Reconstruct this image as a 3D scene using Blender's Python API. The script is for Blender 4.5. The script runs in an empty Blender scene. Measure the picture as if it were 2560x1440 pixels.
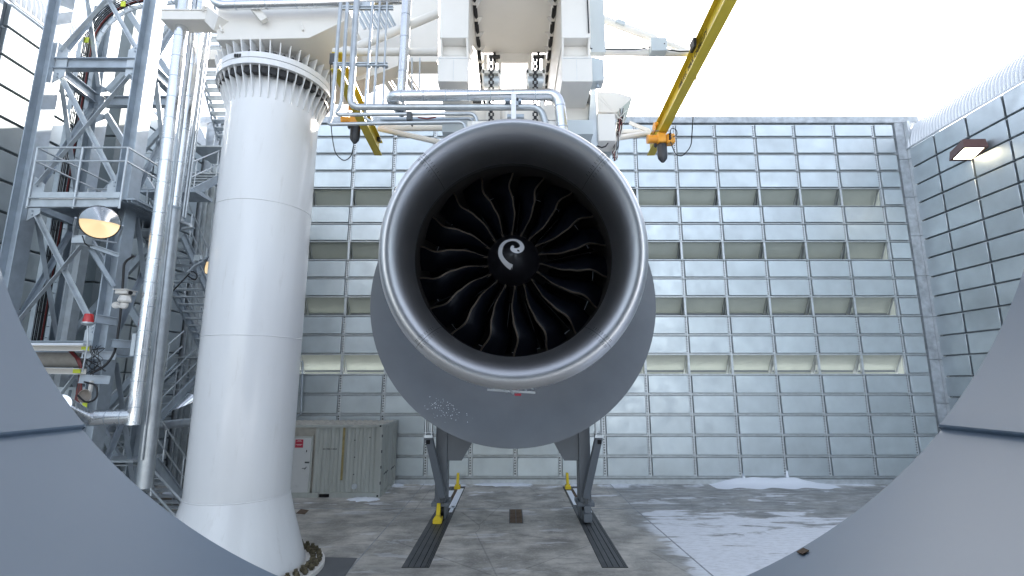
import bpy, math, random
from mathutils import Vector, Matrix
random.seed(7)
S = bpy.context.scene
R = math.radians
PI = math.pi
# ---------------------------------------------------------------- camera
EYE = 4.08; PITCH = R(10.6); FPX = 1265.0
cd = bpy.data.cameras.new('camera'); cam = bpy.data.objects.new('camera', cd)
S.collection.objects.link(cam)
cam.location = (0, 0, EYE); cam.rotation_euler = (PI/2 + PITCH, 0, 0)
cd.sensor_width = 36; cd.lens = 36*FPX/2560; cd.clip_start = 0.05; cd.clip_end = 3000
S.camera = cam
# ---------------------------------------------------------------- sky, sun, exposure
SUNV = Vector((math.tan(R(14)), 1, 0.60)).normalized()
EL = math.asin(SUNV.z)
W = bpy.data.worlds.new('World'); S.world = W; W.use_nodes = True
wn = W.node_tree; bg = wn.nodes['Background']
sky = wn.nodes.new('ShaderNodeTexSky'); sky.sky_type = 'NISHITA'; sky.sun_disc = False
sky.sun_elevation = EL; sky.sun_rotation = R(14); sky.altitude = 250
sky.air_density = 1.0; sky.dust_density = 2.2; sky.ozone_density = 1.0
hsv = wn.nodes.new('ShaderNodeHueSaturation'); hsv.inputs['Saturation'].default_value = .5
wn.links.new(sky.outputs[0], hsv.inputs['Color']); wn.links.new(hsv.outputs[0], bg.inputs[0]); bg.inputs[1].default_value = 0.15
sd = bpy.data.lights.new('sun', 'SUN'); sd.energy = 3.6; sd.angle = R(0.5); sd.color = (1, .93, .82)
sun = bpy.data.objects.new('sun', sd); S.collection.objects.link(sun)
sun.rotation_euler = SUNV.to_track_quat('Z', 'Y').to_euler(); sun.location = (5, 30, 40)
S.view_settings.view_transform = 'Standard'; S.view_settings.look = 'None'
S.view_settings.gamma = 1; S.view_settings.exposure = 1.8
S.render.engine = 'CYCLES'

# ---------------------------------------------------------------- helpers
COL = S.collection
ORG = {}
def ray(px, py):
    u = (px-1280)/FPX; v = (720-py)/FPX
    return Vector((u, math.cos(PITCH)-v*math.sin(PITCH), math.sin(PITCH)+v*math.cos(PITCH)))
def P(px, py, Y):
    d = ray(px, py); return Vector((0, 0, EYE)) + d*(Y/d.y)
def G(px, py, z=0):
    d = ray(px, py); return Vector((0, 0, EYE)) + d*((z-EYE)/d.z)
V = Vector

def thing(name, label, cat, loc=(0, 0, 0), group=None):
    o = bpy.data.objects.new(name, None); COL.objects.link(o)
    o.location = loc; o.empty_display_size = .3
    o['label'] = label; o['category'] = cat
    if group: o['group'] = group
    ORG[o.name] = V(loc); return o
def tag(o, label, cat, group=None):
    o['label'] = label; o['category'] = cat
    if group: o['group'] = group
    return o
def struct(o): o['kind'] = 'structure'; return o
def stuff(o): o['kind'] = 'stuff'; return o

class MB:
    def __init__(s): s.v = []; s.f = []; s.sm = []
    def add(s, vs, fs, sm=False):
        n = len(s.v); s.v += [V(v) for v in vs]
        s.f += [tuple(i+n for i in f) for f in fs]; s.sm += [sm]*len(fs); return s
    def box(s, c, d, M=None):
        c = V(c); x, y, z = d[0]/2, d[1]/2, d[2]/2
        vs = [V((i*x, j*y, k*z)) for i in (-1, 1) for j in (-1, 1) for k in (-1, 1)]
        if M is not None: vs = [M @ v for v in vs]
        return s.add([c+v for v in vs], [(0,1,3,2),(4,6,7,5),(0,4,5,1),(2,3,7,6),(0,2,6,4),(1,5,7,3)])
    def bb(s, a, b):
        return s.box([(a[i]+b[i])/2 for i in range(3)], [abs(b[i]-a[i]) for i in range(3)])
    def prof(s, a, b, poly, up=(0, 0, 1), sm=False, poly2=None):
        a, b = V(a), V(b); d = (b-a).normalized(); up = V(up)
        if abs(d.dot(up)) > .98: up = V((0, 1, 0))
        sd_ = d.cross(up).normalized(); u = sd_.cross(d).normalized()
        p2 = poly2 or poly; n = len(poly)
        vs = [a+sd_*x+u*y for x, y in poly]+[b+sd_*x+u*y for x, y in p2]
        fs = [(i, (i+1) % n, n+(i+1) % n, n+i) for i in range(n)]
        s.add(vs, fs, sm); s.add(vs, [tuple(range(n-1, -1, -1)), tuple(range(n, 2*n))]); return s
    def beam(s, a, b, w, h, up=(0, 0, 1)):
        return s.prof(a, b, [(-w/2, -h/2), (w/2, -h/2), (w/2, h/2), (-w/2, h/2)], up)
    def ibeam(s, a, b, w, h, up=(0, 0, 1), t=.025):
        x, y = w/2, h/2; q = t/2
        return s.prof(a, b, [(-x,-y),(x,-y),(x,-y+t),(q,-y+t),(q,y-t),(x,y-t),(x,y),(-x,y),(-x,y-t),(-q,y-t),(-q,-y+t),(-x,-y+t)], up)
    def angle(s, a, b, w, h, up=(0, 0, 1), t=.014):
        return s.prof(a, b, [(0,0),(w,0),(w,t),(t,t),(t,h),(0,h)], up)
    def channel(s, a, b, w, h, up=(0, 0, 1), t=.02):
        return s.prof(a, b, [(0,-h/2),(w,-h/2),(w,-h/2+t),(t,-h/2+t),(t,h/2-t),(w,h/2-t),(w,h/2),(0,h/2)], up)
    def cyl(s, a, b, r, n=12, r2=None):
        c = [(math.cos(2*PI*i/n), math.sin(2*PI*i/n)) for i in range(n)]
        r2 = r if r2 is None else r2
        return s.prof(a, b, [(r*x, r*y) for x, y in c], sm=True, poly2=[(r2*x, r2*y) for x, y in c])
    def tube(s, pts, r, n=10, br=0, seg=6):
        pts = [V(p) for p in pts]
        if br:
            q = [pts[0]]
            for i in range(1, len(pts)-1):
                p0, p1, p2 = pts[i-1], pts[i], pts[i+1]
                d1 = (p0-p1); d2 = (p2-p1); L = min(br, d1.length*.49, d2.length*.49)
                A = p1+d1.normalized()*L; B = p1+d2.normalized()*L
                for k in range(seg+1):
                    t = k/seg; q.append(A*(1-t)**2+p1*2*t*(1-t)+B*t*t)
            q.append(pts[-1]); pts = q
        m = len(pts); rings = []; u = None
        for i, p in enumerate(pts):
            d = (pts[min(i+1, m-1)]-pts[max(i-1, 0)]).normalized()
            if u is None:
                u = d.cross(V((0, 0, 1)) if abs(d.z) < .9 else V((1, 0, 0))).normalized()
            else: u = (u-d*u.dot(d)).normalized()
            w = d.cross(u)
            rr = r[i] if isinstance(r, (list, tuple)) else r
            rings += [p+u*(rr*math.cos(2*PI*k/n))+w*(rr*math.sin(2*PI*k/n)) for k in range(n)]
        fs = [(i*n+k, i*n+(k+1) % n, (i+1)*n+(k+1) % n, (i+1)*n+k) for i in range(m-1) for k in range(n)]
        s.add(rings, fs, True)
        s.add(rings[:n], [tuple(range(n))]); s.add(rings[-n:], [tuple(range(n))]); return s
    def lathe(s, prof, M, n=48, a0=0, a1=2*PI, close=False):
        # prof = (radius, height) ; M maps (x,y,h)->world
        full = abs(a1-a0-2*PI) < 1e-6; m = n if full else n+1; vs = []
        for r, h in prof:
            for k in range(m):
                a = a0+(a1-a0)*k/n; vs.append(M((r*math.cos(a), r*math.sin(a), h)))
        fs = []; np_ = len(prof)
        for i in range(np_-(0 if close else 1)):
            j = (i+1) % np_
            for k in range(n):
                k2 = (k+1) % m if full else k+1
                fs.append((i*m+k, i*m+k2, j*m+k2, j*m+k))
        return s.add(vs, fs, True)
    def prism(s, pts, ext):
        pts = [V(p) for p in pts]; e = V(ext); n = len(pts)
        vs = pts+[p+e for p in pts]
        return s.add(vs, [tuple(range(n)), tuple(range(2*n-1, n-1, -1))]+[(i, (i+1) % n, n+(i+1) % n, n+i) for i in range(n)])
    def mesh(s, name, mat, org=V((0, 0, 0)), bev=0):
        me = bpy.data.meshes.new(name)
        me.from_pydata([tuple(v-org) for v in s.v], [], s.f)
        me.polygons.foreach_set('use_smooth', s.sm)
        me.update(); me.validate()
        import bmesh
        b = bmesh.new(); b.from_mesh(me)
        bmesh.ops.remove_doubles(b, verts=b.verts, dist=1e-5)
        bmesh.ops.recalc_face_normals(b, faces=b.faces)
        if bev: bmesh.ops.bevel(b, geom=[e for e in b.edges if e.is_manifold and e.calc_face_angle(0) > .6], offset=bev, segments=1, affect='EDGES', clamp_overlap=True)
        b.to_mesh(me); b.free()
        me.set_sharp_from_angle(angle=R(38))
        me.materials.append(mat); return me
    def build(s, name, mat, parent=None, bev=0, loc=None):
        root = parent
        while root is not None and root.parent is not None: root = root.parent
        if parent is None:
            c = V(loc) if loc is not None else V((sum(v.x for v in s.v)/len(s.v), sum(v.y for v in s.v)/len(s.v), min(v.z for v in s.v)))
            o = bpy.data.objects.new(name, s.mesh(name, mat, c, bev)); o.location = c; ORG[o.name] = c
        else:
            o = bpy.data.objects.new(name, s.mesh(name, mat, ORG[root.name], bev)); o.parent = parent
        COL.objects.link(o); return o
def inst(name, me, parent, off):
    o = bpy.data.objects.new(name, me); o.parent = parent; o.location = off; COL.objects.link(o); return o
def copy_tree(o, parent=None):
    c = o.copy(); COL.objects.link(c); c.parent = parent
    for ch in list(o.children): copy_tree(ch, c)
    return c

# ---------------------------------------------------------------- materials
def mat(name, col, rough=.5, metal=0, var=0, vscale=2, bump=0, bscale=20, rvar=0, rnd=0, dirt=0, dcol=(.12, .1, .08), dscale=3, coat=0, stretch=(1, 1, 1), emit=None, estr=0, spec=None):
    m = bpy.data.materials.new(name); m.use_nodes = True; nt = m.node_tree; L = nt.links
    b = nt.nodes['Principled BSDF']; b.inputs['Roughness'].default_value = rough; b.inputs['Metallic'].default_value = metal
    b.inputs['Coat Weight'].default_value = coat
    if spec is not None: b.inputs['Specular IOR Level'].default_value = spec
    c = (*col, 1); b.inputs['Base Color'].default_value = c
    if emit: b.inputs['Emission Color'].default_value = (*emit, 1); b.inputs['Emission Strength'].default_value = estr
    if not (var or bump or rvar or rnd or dirt): return m
    tc = nt.nodes.new('ShaderNodeTexCoord'); mp = nt.nodes.new('ShaderNodeMapping'); mp.inputs['Scale'].default_value = stretch
    geo = nt.nodes.new('ShaderNodeNewGeometry'); L.new(geo.outputs['Position'], mp.inputs[0])
    cur = None
    def noise(sc, det=5, ro=.55):
        n = nt.nodes.new('ShaderNodeTexNoise'); n.inputs['Scale'].default_value = sc; n.inputs['Detail'].default_value = det
        n.inputs['Roughness'].default_value = ro; L.new(mp.outputs[0], n.inputs['Vector']); return n.outputs[0]
    def ramp(src, lo, hi, a, d):
        r = nt.nodes.new('ShaderNodeMapRange'); r.inputs[1].default_value = lo; r.inputs[2].default_value = hi
        r.inputs[3].default_value = a; r.inputs[4].default_value = d; L.new(src, r.inputs[0]); return r.outputs[0]
    def mixc(f, A, B, mode='MIX'):
        x = nt.nodes.new('ShaderNodeMix'); x.data_type = 'RGBA'; x.blend_type = mode
        if isinstance(f, float): x.inputs[0].default_value = f
        else: L.new(f, x.inputs[0])
        for k, q in ((6, A), (7, B)):
            if isinstance(q, tuple): x.inputs[k].default_value = q
            else: L.new(q, x.inputs[k])
        return x.outputs[2]
    cur = c
    if var:
        k = ramp(noise(vscale), .3, .7, 1-var, 1+var)
        hs = nt.nodes.new('ShaderNodeHueSaturation'); hs.inputs['Color'].default_value = c; L.new(k, hs.inputs['Value']); cur = hs.outputs[0]
    if rnd:
        oi = nt.nodes.new('ShaderNodeObjectInfo'); k = ramp(oi.outputs['Random'], 0, 1, 1-rnd, 1+rnd)
        hs = nt.nodes.new('ShaderNodeHueSaturation'); L.new(k, hs.inputs['Value'])
        if isinstance(cur, tuple): hs.inputs['Color'].default_value = cur
        else: L.new(cur, hs.inputs['Color'])
        cur = hs.outputs[0]
    if dirt:
        f = ramp(noise(dscale, 8, .7), .58, .75, 0, dirt); cur = mixc(f, cur, (*dcol, 1))
    if not isinstance(cur, tuple): L.new(cur, b.inputs['Base Color'])
    if rvar: L.new(ramp(noise(vscale*1.7+.3), .3, .7, max(.02, rough-rvar), rough+rvar), b.inputs['Roughness'])
    if bump:
        bp = nt.nodes.new('ShaderNodeBump'); bp.inputs['Strength'].default_value = bump; bp.inputs['Distance'].default_value = .02
        L.new(noise(bscale, 3), bp.inputs['Height']); L.new(bp.outputs[0], b.inputs['Normal'])
    return m
ZINC = mat('zinc_panel', (.53, .58, .605), .45, .86, var=.08, vscale=1.1, rvar=.10, rnd=.07, bump=.07, bscale=1.0, dirt=.08, dcol=(.42, .45, .46), dscale=1.6)
ZFRAME = mat('galvanised_frame', (.50, .53, .55), .45, .7, var=.12, vscale=5)
ZDARK = mat('shaded_joint', (.19, .21, .23), .6, .4)  # galvanised metal coloured dark for the shadow in the panel gaps
ZSTRIP = mat('slotted_strip', (.62, .65, .67), .45, .6, var=.1, vscale=8)
MOTTLE = mat('mottled_galvanised_flashing', (.40, .43, .46), .5, .5, var=.25, vscale=3.5, dirt=.6, dcol=(.62, .64, .66), dscale=4)
WHITE = mat('white_steel_paint', (.80, .81, .82), .30, 0, var=.03, vscale=1.2, coat=.4, dirt=.32, dcol=(.50, .48, .44), dscale=4, stretch=(1.6, 1.6, .22))
WHITE2 = mat('white_paint_bounce_tint', (.77, .745, .70), .4, 0, var=.03, vscale=1, dirt=.12, dcol=(.5, .47, .42), dscale=3)  # white paint tinted warm for sunlight bounced up from the ground
GREY = mat('grey_duct_paint', (.22, .285, .36), .38, .1, var=.04, vscale=.7, bump=.05, bscale=2.2, dirt=.25, dcol=(.14, .15, .165), dscale=1.7)
GREY2 = mat('grey_collector_paint', (.115, .13, .15), .42, .0, var=.09, vscale=.9, dirt=.5, dcol=(.14, .145, .155), dscale=2.5)
STEEL = mat('galvanised_steel', (.40, .45, .50), .45, .45, var=.15, vscale=3, rvar=.08, bump=.06, bscale=14, dirt=.25, dcol=(.42, .46, .48), dscale=5)
STEEL2 = mat('light_galvanised', (.54, .58, .61), .42, .5, var=.12, vscale=4)
CLAD = mat('aluminium_cladding', (.76, .78, .80), .24, 1, var=.05, vscale=3, rvar=.06, bump=.12, bscale=4)
PIPE = mat('dull_steel_pipe', (.50, .53, .55), .38, .75, var=.12, vscale=5, rvar=.08)
LIP = mat('brushed_aluminium_lip', (.64, .645, .66), .40, 1, var=.03, vscale=4, rvar=.03, stretch=(1, 8, 1))
LINER = mat('inlet_liner', (.075, .078, .082), .42, .3, var=.05)
BLACKM = mat('black_rubber', (.012, .012, .013), .5)
BLADE = mat('carbon_blade', (.004, .0052, .009), .33, 0, rvar=.04, spec=.3)
LEDGE = mat('titanium_leading_edge', (.44, .37, .30), .42, .9, var=.1, vscale=6)
SPIN = mat('spinner_black', (.006, .006, .008), .35)
MARK = mat('spiral_paint', (.62, .62, .63), .5)
CAPM = mat('pale_corrugated_metal', (.72, .74, .76), .35, .35, var=.05, dirt=.2, dcol=(.6, .62, .64))
YEL = mat('yellow_paint', (.62, .47, .035), .42, 0, var=.08, vscale=2, dirt=.25, dcol=(.3, .2, .04), dscale=6)
YEL2 = mat('yellow_stop_paint', (.70, .52, .02), .5, 0, dirt=.3, dcol=(.3, .2, .04), dscale=14)
ORA = mat('orange_hoist_paint', (.80, .36, .04), .35)
BAG = mat('black_chain_bag', (.03, .033, .04), .35, 0, bump=.5, bscale=18)
CABLE = mat('black_cable', (.012, .012, .014), .5)
RED = mat('red_plastic', (.55, .02, .02), .25, 0, coat=.5)
REDC = mat('red_cable', (.16, .012, .012), .5)
SIGNR = mat('red_sign', (.42, .03, .06), .4)
BEIGE = mat('container_paint', (.42, .44, .415), .6, 0, var=.08, vscale=2, dirt=.5, dcol=(.26, .26, .22), dscale=3, stretch=(2.5, 2.5, .5))
BEIGE2 = mat('container_roof', (.45, .43, .38), .7, 0, var=.2, vscale=3)
RUST = mat('rust_stain', (.33, .27, .12), .8, 0, var=.3, vscale=6)
BOXG = mat('grey_enclosure', (.50, .55, .57), .4, 0, var=.03)
TRACK = mat('track_steel', (.085, .09, .095), .5, .4, var=.2, vscale=3)
RUSTP = mat('rusty_grate', (.13, .09, .06), .8, .2, var=.3, vscale=9)
SNOW = mat('snow', (.82, .86, .92), .7, 0, bump=.4, bscale=9)
MOSS = mat('weathered_bolt', (.10, .085, .05), .9, 0, var=.5, vscale=14, bump=1, bscale=30)
TAGY = mat('yellow_tag', (.75, .85, .08), .5)
BROWN = mat('brown_lamp_housing', (.11, .055, .05), .45)
LAMPE = mat('lit_lamp_glass', (1, .9, .7), .3, emit=(1, .86, .62), estr=3)
LAMPW = mat('warm_reflector', (.85, .68, .45), .35, .6, emit=(1, .75, .42), estr=.22)
HOLE = mat('dark_opening', (.01, .01, .011), .9)
PLATE = mat('baffle_plate', (.42, .45, .40), .5, .5, var=.05, vscale=2, dirt=.2, dcol=(.35, .36, .33), dscale=2)

# ---------------------------------------------------------------- ground
def ground_mat():
    m = bpy.data.materials.new('yard_concrete_with_snow'); m.use_nodes = True; nt = m.node_tree; L = nt.links
    b = nt.nodes['Principled BSDF']
    geo = nt.nodes.new('ShaderNodeNewGeometry'); sep = nt.nodes.new('ShaderNodeSeparateXYZ'); L.new(geo.outputs['Position'], sep.inputs[0])
    X, Yc = sep.outputs[0], sep.outputs[1]
    def mapn(sc):
        mp = nt.nodes.new('ShaderNodeMapping'); mp.inputs['Scale'].default_value = sc; L.new(geo.outputs['Position'], mp.inputs[0]); return mp.outputs[0]
    def noise(sc, vec, det=8, ro=.6, dist=0):
        n = nt.nodes.new('ShaderNodeTexNoise'); n.inputs['Scale'].default_value = sc; n.inputs['Detail'].default_value = det
        n.inputs['Roughness'].default_value = ro; n.inputs['Distortion'].default_value = dist; L.new(vec, n.inputs['Vector']); return n.outputs[0]
    def M(op, a, c, cl=False):
        x = nt.nodes.new('ShaderNodeMath'); x.operation = op; x.use_clamp = cl
        for k, q in ((0, a), (1, c)):
            if isinstance(q, (int, float)): x.inputs[k].default_value = q
            else: L.new(q, x.inputs[k])
        return x.outputs[0]
    def mr(src, lo, hi, a=0, d=1, sm=True):
        r = nt.nodes.new('ShaderNodeMapRange'); r.interpolation_type = 'SMOOTHSTEP' if sm else 'LINEAR'
        for i, q in enumerate((lo, hi, a, d)): r.inputs[i+1].default_value = q
        L.new(src, r.inputs[0]); return r.outputs[0]
    def mix(f, A, B, mode='MIX'):
        x = nt.nodes.new('ShaderNodeMix'); x.data_type = 'RGBA'; x.blend_type = mode
        if isinstance(f, float): x.inputs[0].default_value = f
        else: L.new(f, x.inputs[0])
        for k, q in ((6, A), (7, B)):
            if isinstance(q, tuple): x.inputs[k].default_value = q
            else: L.new(q, x.inputs[k])
        return x.outputs[2]
    v1 = mapn((1, 1, 1)); v2 = mapn((.45, 1.3, 1))
    # concrete: fine grain, broad wet/dry stains, brushed streaks
    conc = mix(mr(noise(.9, v1), .35, .65), (.25, .238, .212, 1), (.53, .50, .445, 1))
    conc = mix(mr(noise(3.2, v2, 10, .7), .45, .72, 0, .75), conc, (.155, .15, .14, 1))
    conc = mix(mr(noise(16, v1, 4), .5, .75, 0, .35), conc, (.68, .66, .62, 1))
    conc = mix(mr(noise(.42, v2, 9, .68), .54, .68, 0, .55), conc, (.15, .145, .135, 1))
    conc = mix(mr(noise(5, v1, 10, .75), .56, .70, 0, .5), conc, (.20, .195, .18, 1))
    crack = nt.nodes.new('ShaderNodeTexVoronoi'); crack.feature = 'DISTANCE_TO_EDGE'; crack.inputs['Scale'].default_value = .33
    L.new(mapn((1, .8, 1)), crack.inputs['Vector'])
    conc = mix(mr(crack.outputs[0], .0, .006, .4, 0), conc, (.05, .05, .05, 1))
    # right-hand side of the slab is wetter and darker
    wet = mr(X, 3.2, 4.4); conc = mix(M('MULTIPLY', wet, .55), conc, (.14, .155, .165, 1))
    # snow masks
    wob = M('MULTIPLY', M('SUBTRACT', noise(.55, mapn((1, 1, 1)), 9, .65), .5), 4.5)
    Xw = M('ADD', X, wob); Yw = M('ADD', Yc, wob)
    n1 = noise(1.1, mapn((.35, 1.2, 1)), 10, .62, .6)
    reg = M('MULTIPLY', mr(M('ADD', X, M('MULTIPLY', wob, .22)), 3.5, 4.7), M('SUBTRACT', 1.0, mr(Yw, 15.4, 18.6)))
    th = M('SUBTRACT', n1, M('MULTIPLY', reg, .235))
    s_main = M('MULTIPLY', M('SUBTRACT', 1.0, mr(th, .335, .415)), mr(M('ADD', X, M('MULTIPLY', wob, .15)), 3.3, 4.3))
    # scattered thin patches
    n2 = noise(.95, mapn((.5, 1.5, 1)), 9, .62, .4)
    farm = M('ADD', M('MULTIPLY', mr(Yc, 17, 19), .6), .4)
    s_sc = M('MULTIPLY', mr(n2, .585, .62), farm)
    s_wall = M('MULTIPLY', mr(M('ADD', Yc, M('MULTIPLY', wob, .5)), 20.7, 21.6), mr(noise(.8, v1), .45, .55, .0, 1))
    out = M('MAXIMUM', mr(Yc, 22.8, 22.9), M('MAXIMUM', mr(X, 20.5, 20.6), mr(X, -16.5, -16.6, 0, 1)))
    s = M('MAXIMUM', M('MAXIMUM', M('MULTIPLY', s_main, .9), M('MULTIPLY', s_sc, .75)), M('MAXIMUM', s_wall, out))
    fine = mr(noise(9, v2, 6, .7), .3, .6, .72, 1)
    s = M('MULTIPLY', s, fine)
    dust = M('MULTIPLY', mr(noise(2.2, mapn((.5, 1.4, 1)), 10, .75), .42, .7, 0, .42), M('MAXIMUM', wet, M('MULTIPLY', farm, .5)))
    s = M('MAXIMUM', s, dust)
    colr = mix(s, conc, (.84, .87, .92, 1)); L.new(colr, b.inputs['Base Color'])
    L.new(mr(s, 0, 1, .5, .75), b.inputs['Roughness'])
    bp = nt.nodes.new('ShaderNodeBump'); bp.inputs['Strength'].default_value = .35; bp.inputs['Distance'].default_value = .03
    L.new(M('ADD', M('MULTIPLY', noise(14, v1, 6), .4), s), bp.inputs['Height']); L.new(bp.outputs[0], b.inputs['Normal'])
    return m
GM = ground_mat()
gb = MB(); gx = [-700, -16, -2.5, -1.87, 2.04, 2.6, 20, 700]; gy = [-400, 12.3, 21.3, 1200]
gb.add([(-700, -400, 0), (700, -400, 0), (700, 1500, 0), (-700, 1500, 0)], [(0, 1, 2, 3)])
ground = struct(gb.build('ground', GM, loc=(0, 0, 0)))
# slab joints: thin grooves filled with dust, floor slabs' edges
jb = MB()
for a, b_, w in (((-8, 17.75), (6.2, 17.75), .035), ((4.0, 21.9), (4.05, 17.4), .03), ((4.05, 17.4), (4.35, 11), .035), ((-3.6, 21.9), (-3.6, 11), .02), ((-8, 12.9), (-3.6, 12.9), .02)):
    a = V((*a, .003)); b_ = V((*b_, .003)); jb.beam(a, b_, w, .006)
JM = mat('joint_filler', (.30, .32, .34), .8, var=.3, vscale=3)
o = jb.build('slab_joint', JM, ground)

# ---------------------------------------------------------------- panelled walls
def wave(n): return [random.uniform(-.001, .001) for _ in range(n)]
def panel_mesh(w, h, t=.12):
    m = MB(); m.box((0, 0, 0), (w, t, h)); return m.mesh('panel', ZINC, bev=.012)
PM = {}
def pm(w, h):
    k = (round(w, 2), round(h, 2))
    if k not in PM: PM[k] = panel_mesh(*k)
    return PM[k]
YW = 22.0; XR = 18.45; XL = -14.35
bw = thing('back_wall', 'galvanised baffle wall of panels with four open louvre rows behind the engine', 'wall', (0, YW, 0))
seam = [15.34-.838*k for k in range(19)]
jx = [.14+1.86*k for k in range(-7, 10)]
xs = [-13.6]+jx+[17.87]
OPEN = (4, 7, 10, 13)
strip = MB(); slots = MB(); girt = MB(); post = MB()
for j in range(19):
    top = 16.02 if j == 0 else seam[j-1]; bot = seam[j]
    zc = (top+bot)/2
    for i in range(len(xs)-1):
        x0, x1 = xs[i], xs[i+1]; last = i == len(xs)-2
        g0 = .17; w = x1-x0-g0
        if j in OPEN and not last and not i == 0:
            # slanted plate, hinged at the front top edge, with a web on each side
            b = MB(); zt, zb = top-.012, bot+.03
            b.prism([(x0+.06, YW+.06, zt), (x1-.06, YW+.06, zt), (x1-.06, YW+.50, zb+.14), (x0+.06, YW+.50, zb+.14)], (0, .006, .012))
            b.build('baffle_plate', PLATE, bw)
            b = MB(); b.beam((x0+.07, YW+.51, zb+.10), (x1-.07, YW+.51, zb+.10), .05, .07); b.build('plate_stiffener', ZDARK, bw)
            for xe in (x0+.045, x1-.045):
                b = MB(); b.prism([(xe, YW-.0, zt), (xe, YW+.1, zt), (xe, YW+.56, zb), (xe, YW+.42, zb)], (.012, 0, 0)); b.build('side_web', ZFRAME, bw)
        else:
            inst('panel', pm(w, top-bot-.115), bw, ((x0+x1)/2+.0, -.06, zc-.01))
            if i > 0:
                cx = x0
                strip.bb((cx-.06, YW-.04, bot+.04), (cx+.06, YW-.012, top-.04))
                z = bot+.1
                while z < top-.1:
                    slots.bb((cx-.04, YW-.0445, z), (cx+.0+.02*random.random(), YW-.04, z+.05)); z += .105
    # girt under this row
    girt.bb((xs[0], YW-.055, bot-.028), (xs[-1], YW-.012, bot+.012))
    girt.bb((xs[0], YW-.115, bot-.036), (xs[-1], YW-.055, bot-.026))
stuff(strip.build('slotted_strip', ZSTRIP, bw)); stuff(slots.build('slot', HOLE, bw))
girt.build('girt', ZFRAME, bw)
for x in jx:
    b = MB()
    for j in OPEN: b.bb((x-.045, YW-.09, seam[j]), (x+.045, YW+.03, seam[j-1]-.02))
    b.build('mullion', ZFRAME, bw)
spans = [(16.02, seam[3]), (seam[4], seam[6]), (seam[7], seam[9]), (seam[10], seam[12]), (seam[13], 0)]
for zt, zb in spans:
    b = MB(); b.bb((XL, YW, zb), (XR+.3, YW+.12, zt)); b.build('backing_sheet', ZFRAME, bw)
for j in OPEN:
    b = MB(); b.bb((17.0-.06, YW, seam[j]), (XR+.3, YW+.12, seam[j-1])); b.build('backing_sheet', ZFRAME, bw)
    b = MB(); b.bb((XL, YW, seam[j]), (-12.94, YW+.12, seam[j-1])); b.build('backing_sheet', ZFRAME, bw)
b = MB(); b.bb((XL-.5, YW-.14, 16.05), (XR+.6, YW+.35, 16.36)); b.build('coping', MOTTLE, bw)
for k in range(9):
    z0 = 16.03-1.83*k
    b = MB(); b.bb((17.89, YW-.13, max(.02, z0-1.81)), (18.30, YW-.005, z0)); b.build('corner_plate', MOTTLE, bw)
    b = MB(); b.bb((18.31, YW-.35, max(.02, z0-1.81)), (18.44, YW-.005, z0)); b.build('corner_angle', ZSTRIP, bw)
    b = MB(); b.bb((-14.2, YW-.13, max(.02, z0-1.81)), (-13.63, YW-.005, z0)); b.build('corner_plate', MOTTLE, bw)
b = MB(); b.bb((XL, YW-.2, 0), (XR, YW-.005, .19)); b.build('base_channel', ZFRAME, bw)

def side_wall(name, label, X, sgn, z0, pitch, yj):
    w = thing(name, label, 'wall', (X, 16, 0))
    dk = MB(); dk.bb((X, -10, 0), (X+.2*sgn, YW, 14.7)); dk.build('backing_sheet', ZDARK, w)
    zs = [14.7]+[z0-pitch*k for k in range(17) if z0-pitch*k > .15]+[.02]
    for j in range(len(zs)-1):
        for i in range(len(yj)-1):
            ya, yb = yj[i+1], yj[i]; g = .09
            hh = zs[j]-zs[j+1]-.075; ww = yb-ya-g
            if hh < .1: continue
            key = ('s', round(ww, 2), round(hh, 2))
            if key not in PM:
                m = MB(); m.box((0, 0, 0), (.14, key[1], key[2])); PM[key] = m.mesh('panel', ZINC, bev=.012)
            inst('panel', PM[key], w, (-.07*sgn-.001*sgn, (ya+yb)/2-16, (zs[j]+zs[j+1])/2))
    b = MB()
    for z in zs[1:-1]: b.bb((X-.03*sgn, yj[-1], z-.05), (X, yj[0], z+.0))
    b.build('girt', ZFRAME, w)
    # rest of the wall nearer the camera (outside the picture), plain sheet
    b = MB(); b.bb((X-.1*sgn, -10, .1), (X, yj[-1]-.13, 14.7)); b.build('plain_sheet', ZINC, w)
    # quarter round corrugated capping
    b = MB(); ny = 372; na = 12; vs = []; fs = []; ya = 12.0 if True else 0
    Rr = 1.65
    for i in range(ny+1):
        y = ya+(YW-.15-ya)*i/ny; rr = Rr+.045*math.sin(i*PI/3)
        for k in range(na+1):
            a = PI/2*k/na
            vs.append((X-.16*sgn+sgn*(Rr-rr*math.cos(a)), y, 14.72+rr*math.sin(a)))
    for i in range(ny):
        for k in range(na): fs.append((i*(na+1)+k, (i+1)*(na+1)+k, (i+1)*(na+1)+k+1, i*(na+1)+k+1))
    b.add(vs, fs, True); b.build('corrugated_capping', CAPM, w)
    b = MB(); b.bb((X-.19*sgn, ya, 14.68), (X-.145*sgn, YW-.15, 14.75)); b.build('capping_edge', ZFRAME, w)
    # closed end of the capping
    b = MB(); pts = [(X-.16*sgn+sgn*Rr, YW-.15, 14.72)]+[(X-.16*sgn+sgn*(Rr-Rr*math.cos(PI/2*k/10)), YW-.15, 14.72+Rr*math.sin(PI/2*k/10)) for k in range(11)]
    b.prism(pts, (0, .02, 0)); b.build('capping_end', STEEL2, w)
    return w
rw = side_wall('right_wall', 'galvanised panel wall with rounded corrugated capping on the right', XR, 1, 13.74, .855, [21.78]+[20.4-1.56*k for k in range(6)])
lw = side_wall('left_wall', 'galvanised panel wall with rounded corrugated capping behind the steel tower', XL, -1, 13.95, .865, [21.78]+[20.4-1.56*k for k in range(6)])

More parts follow.
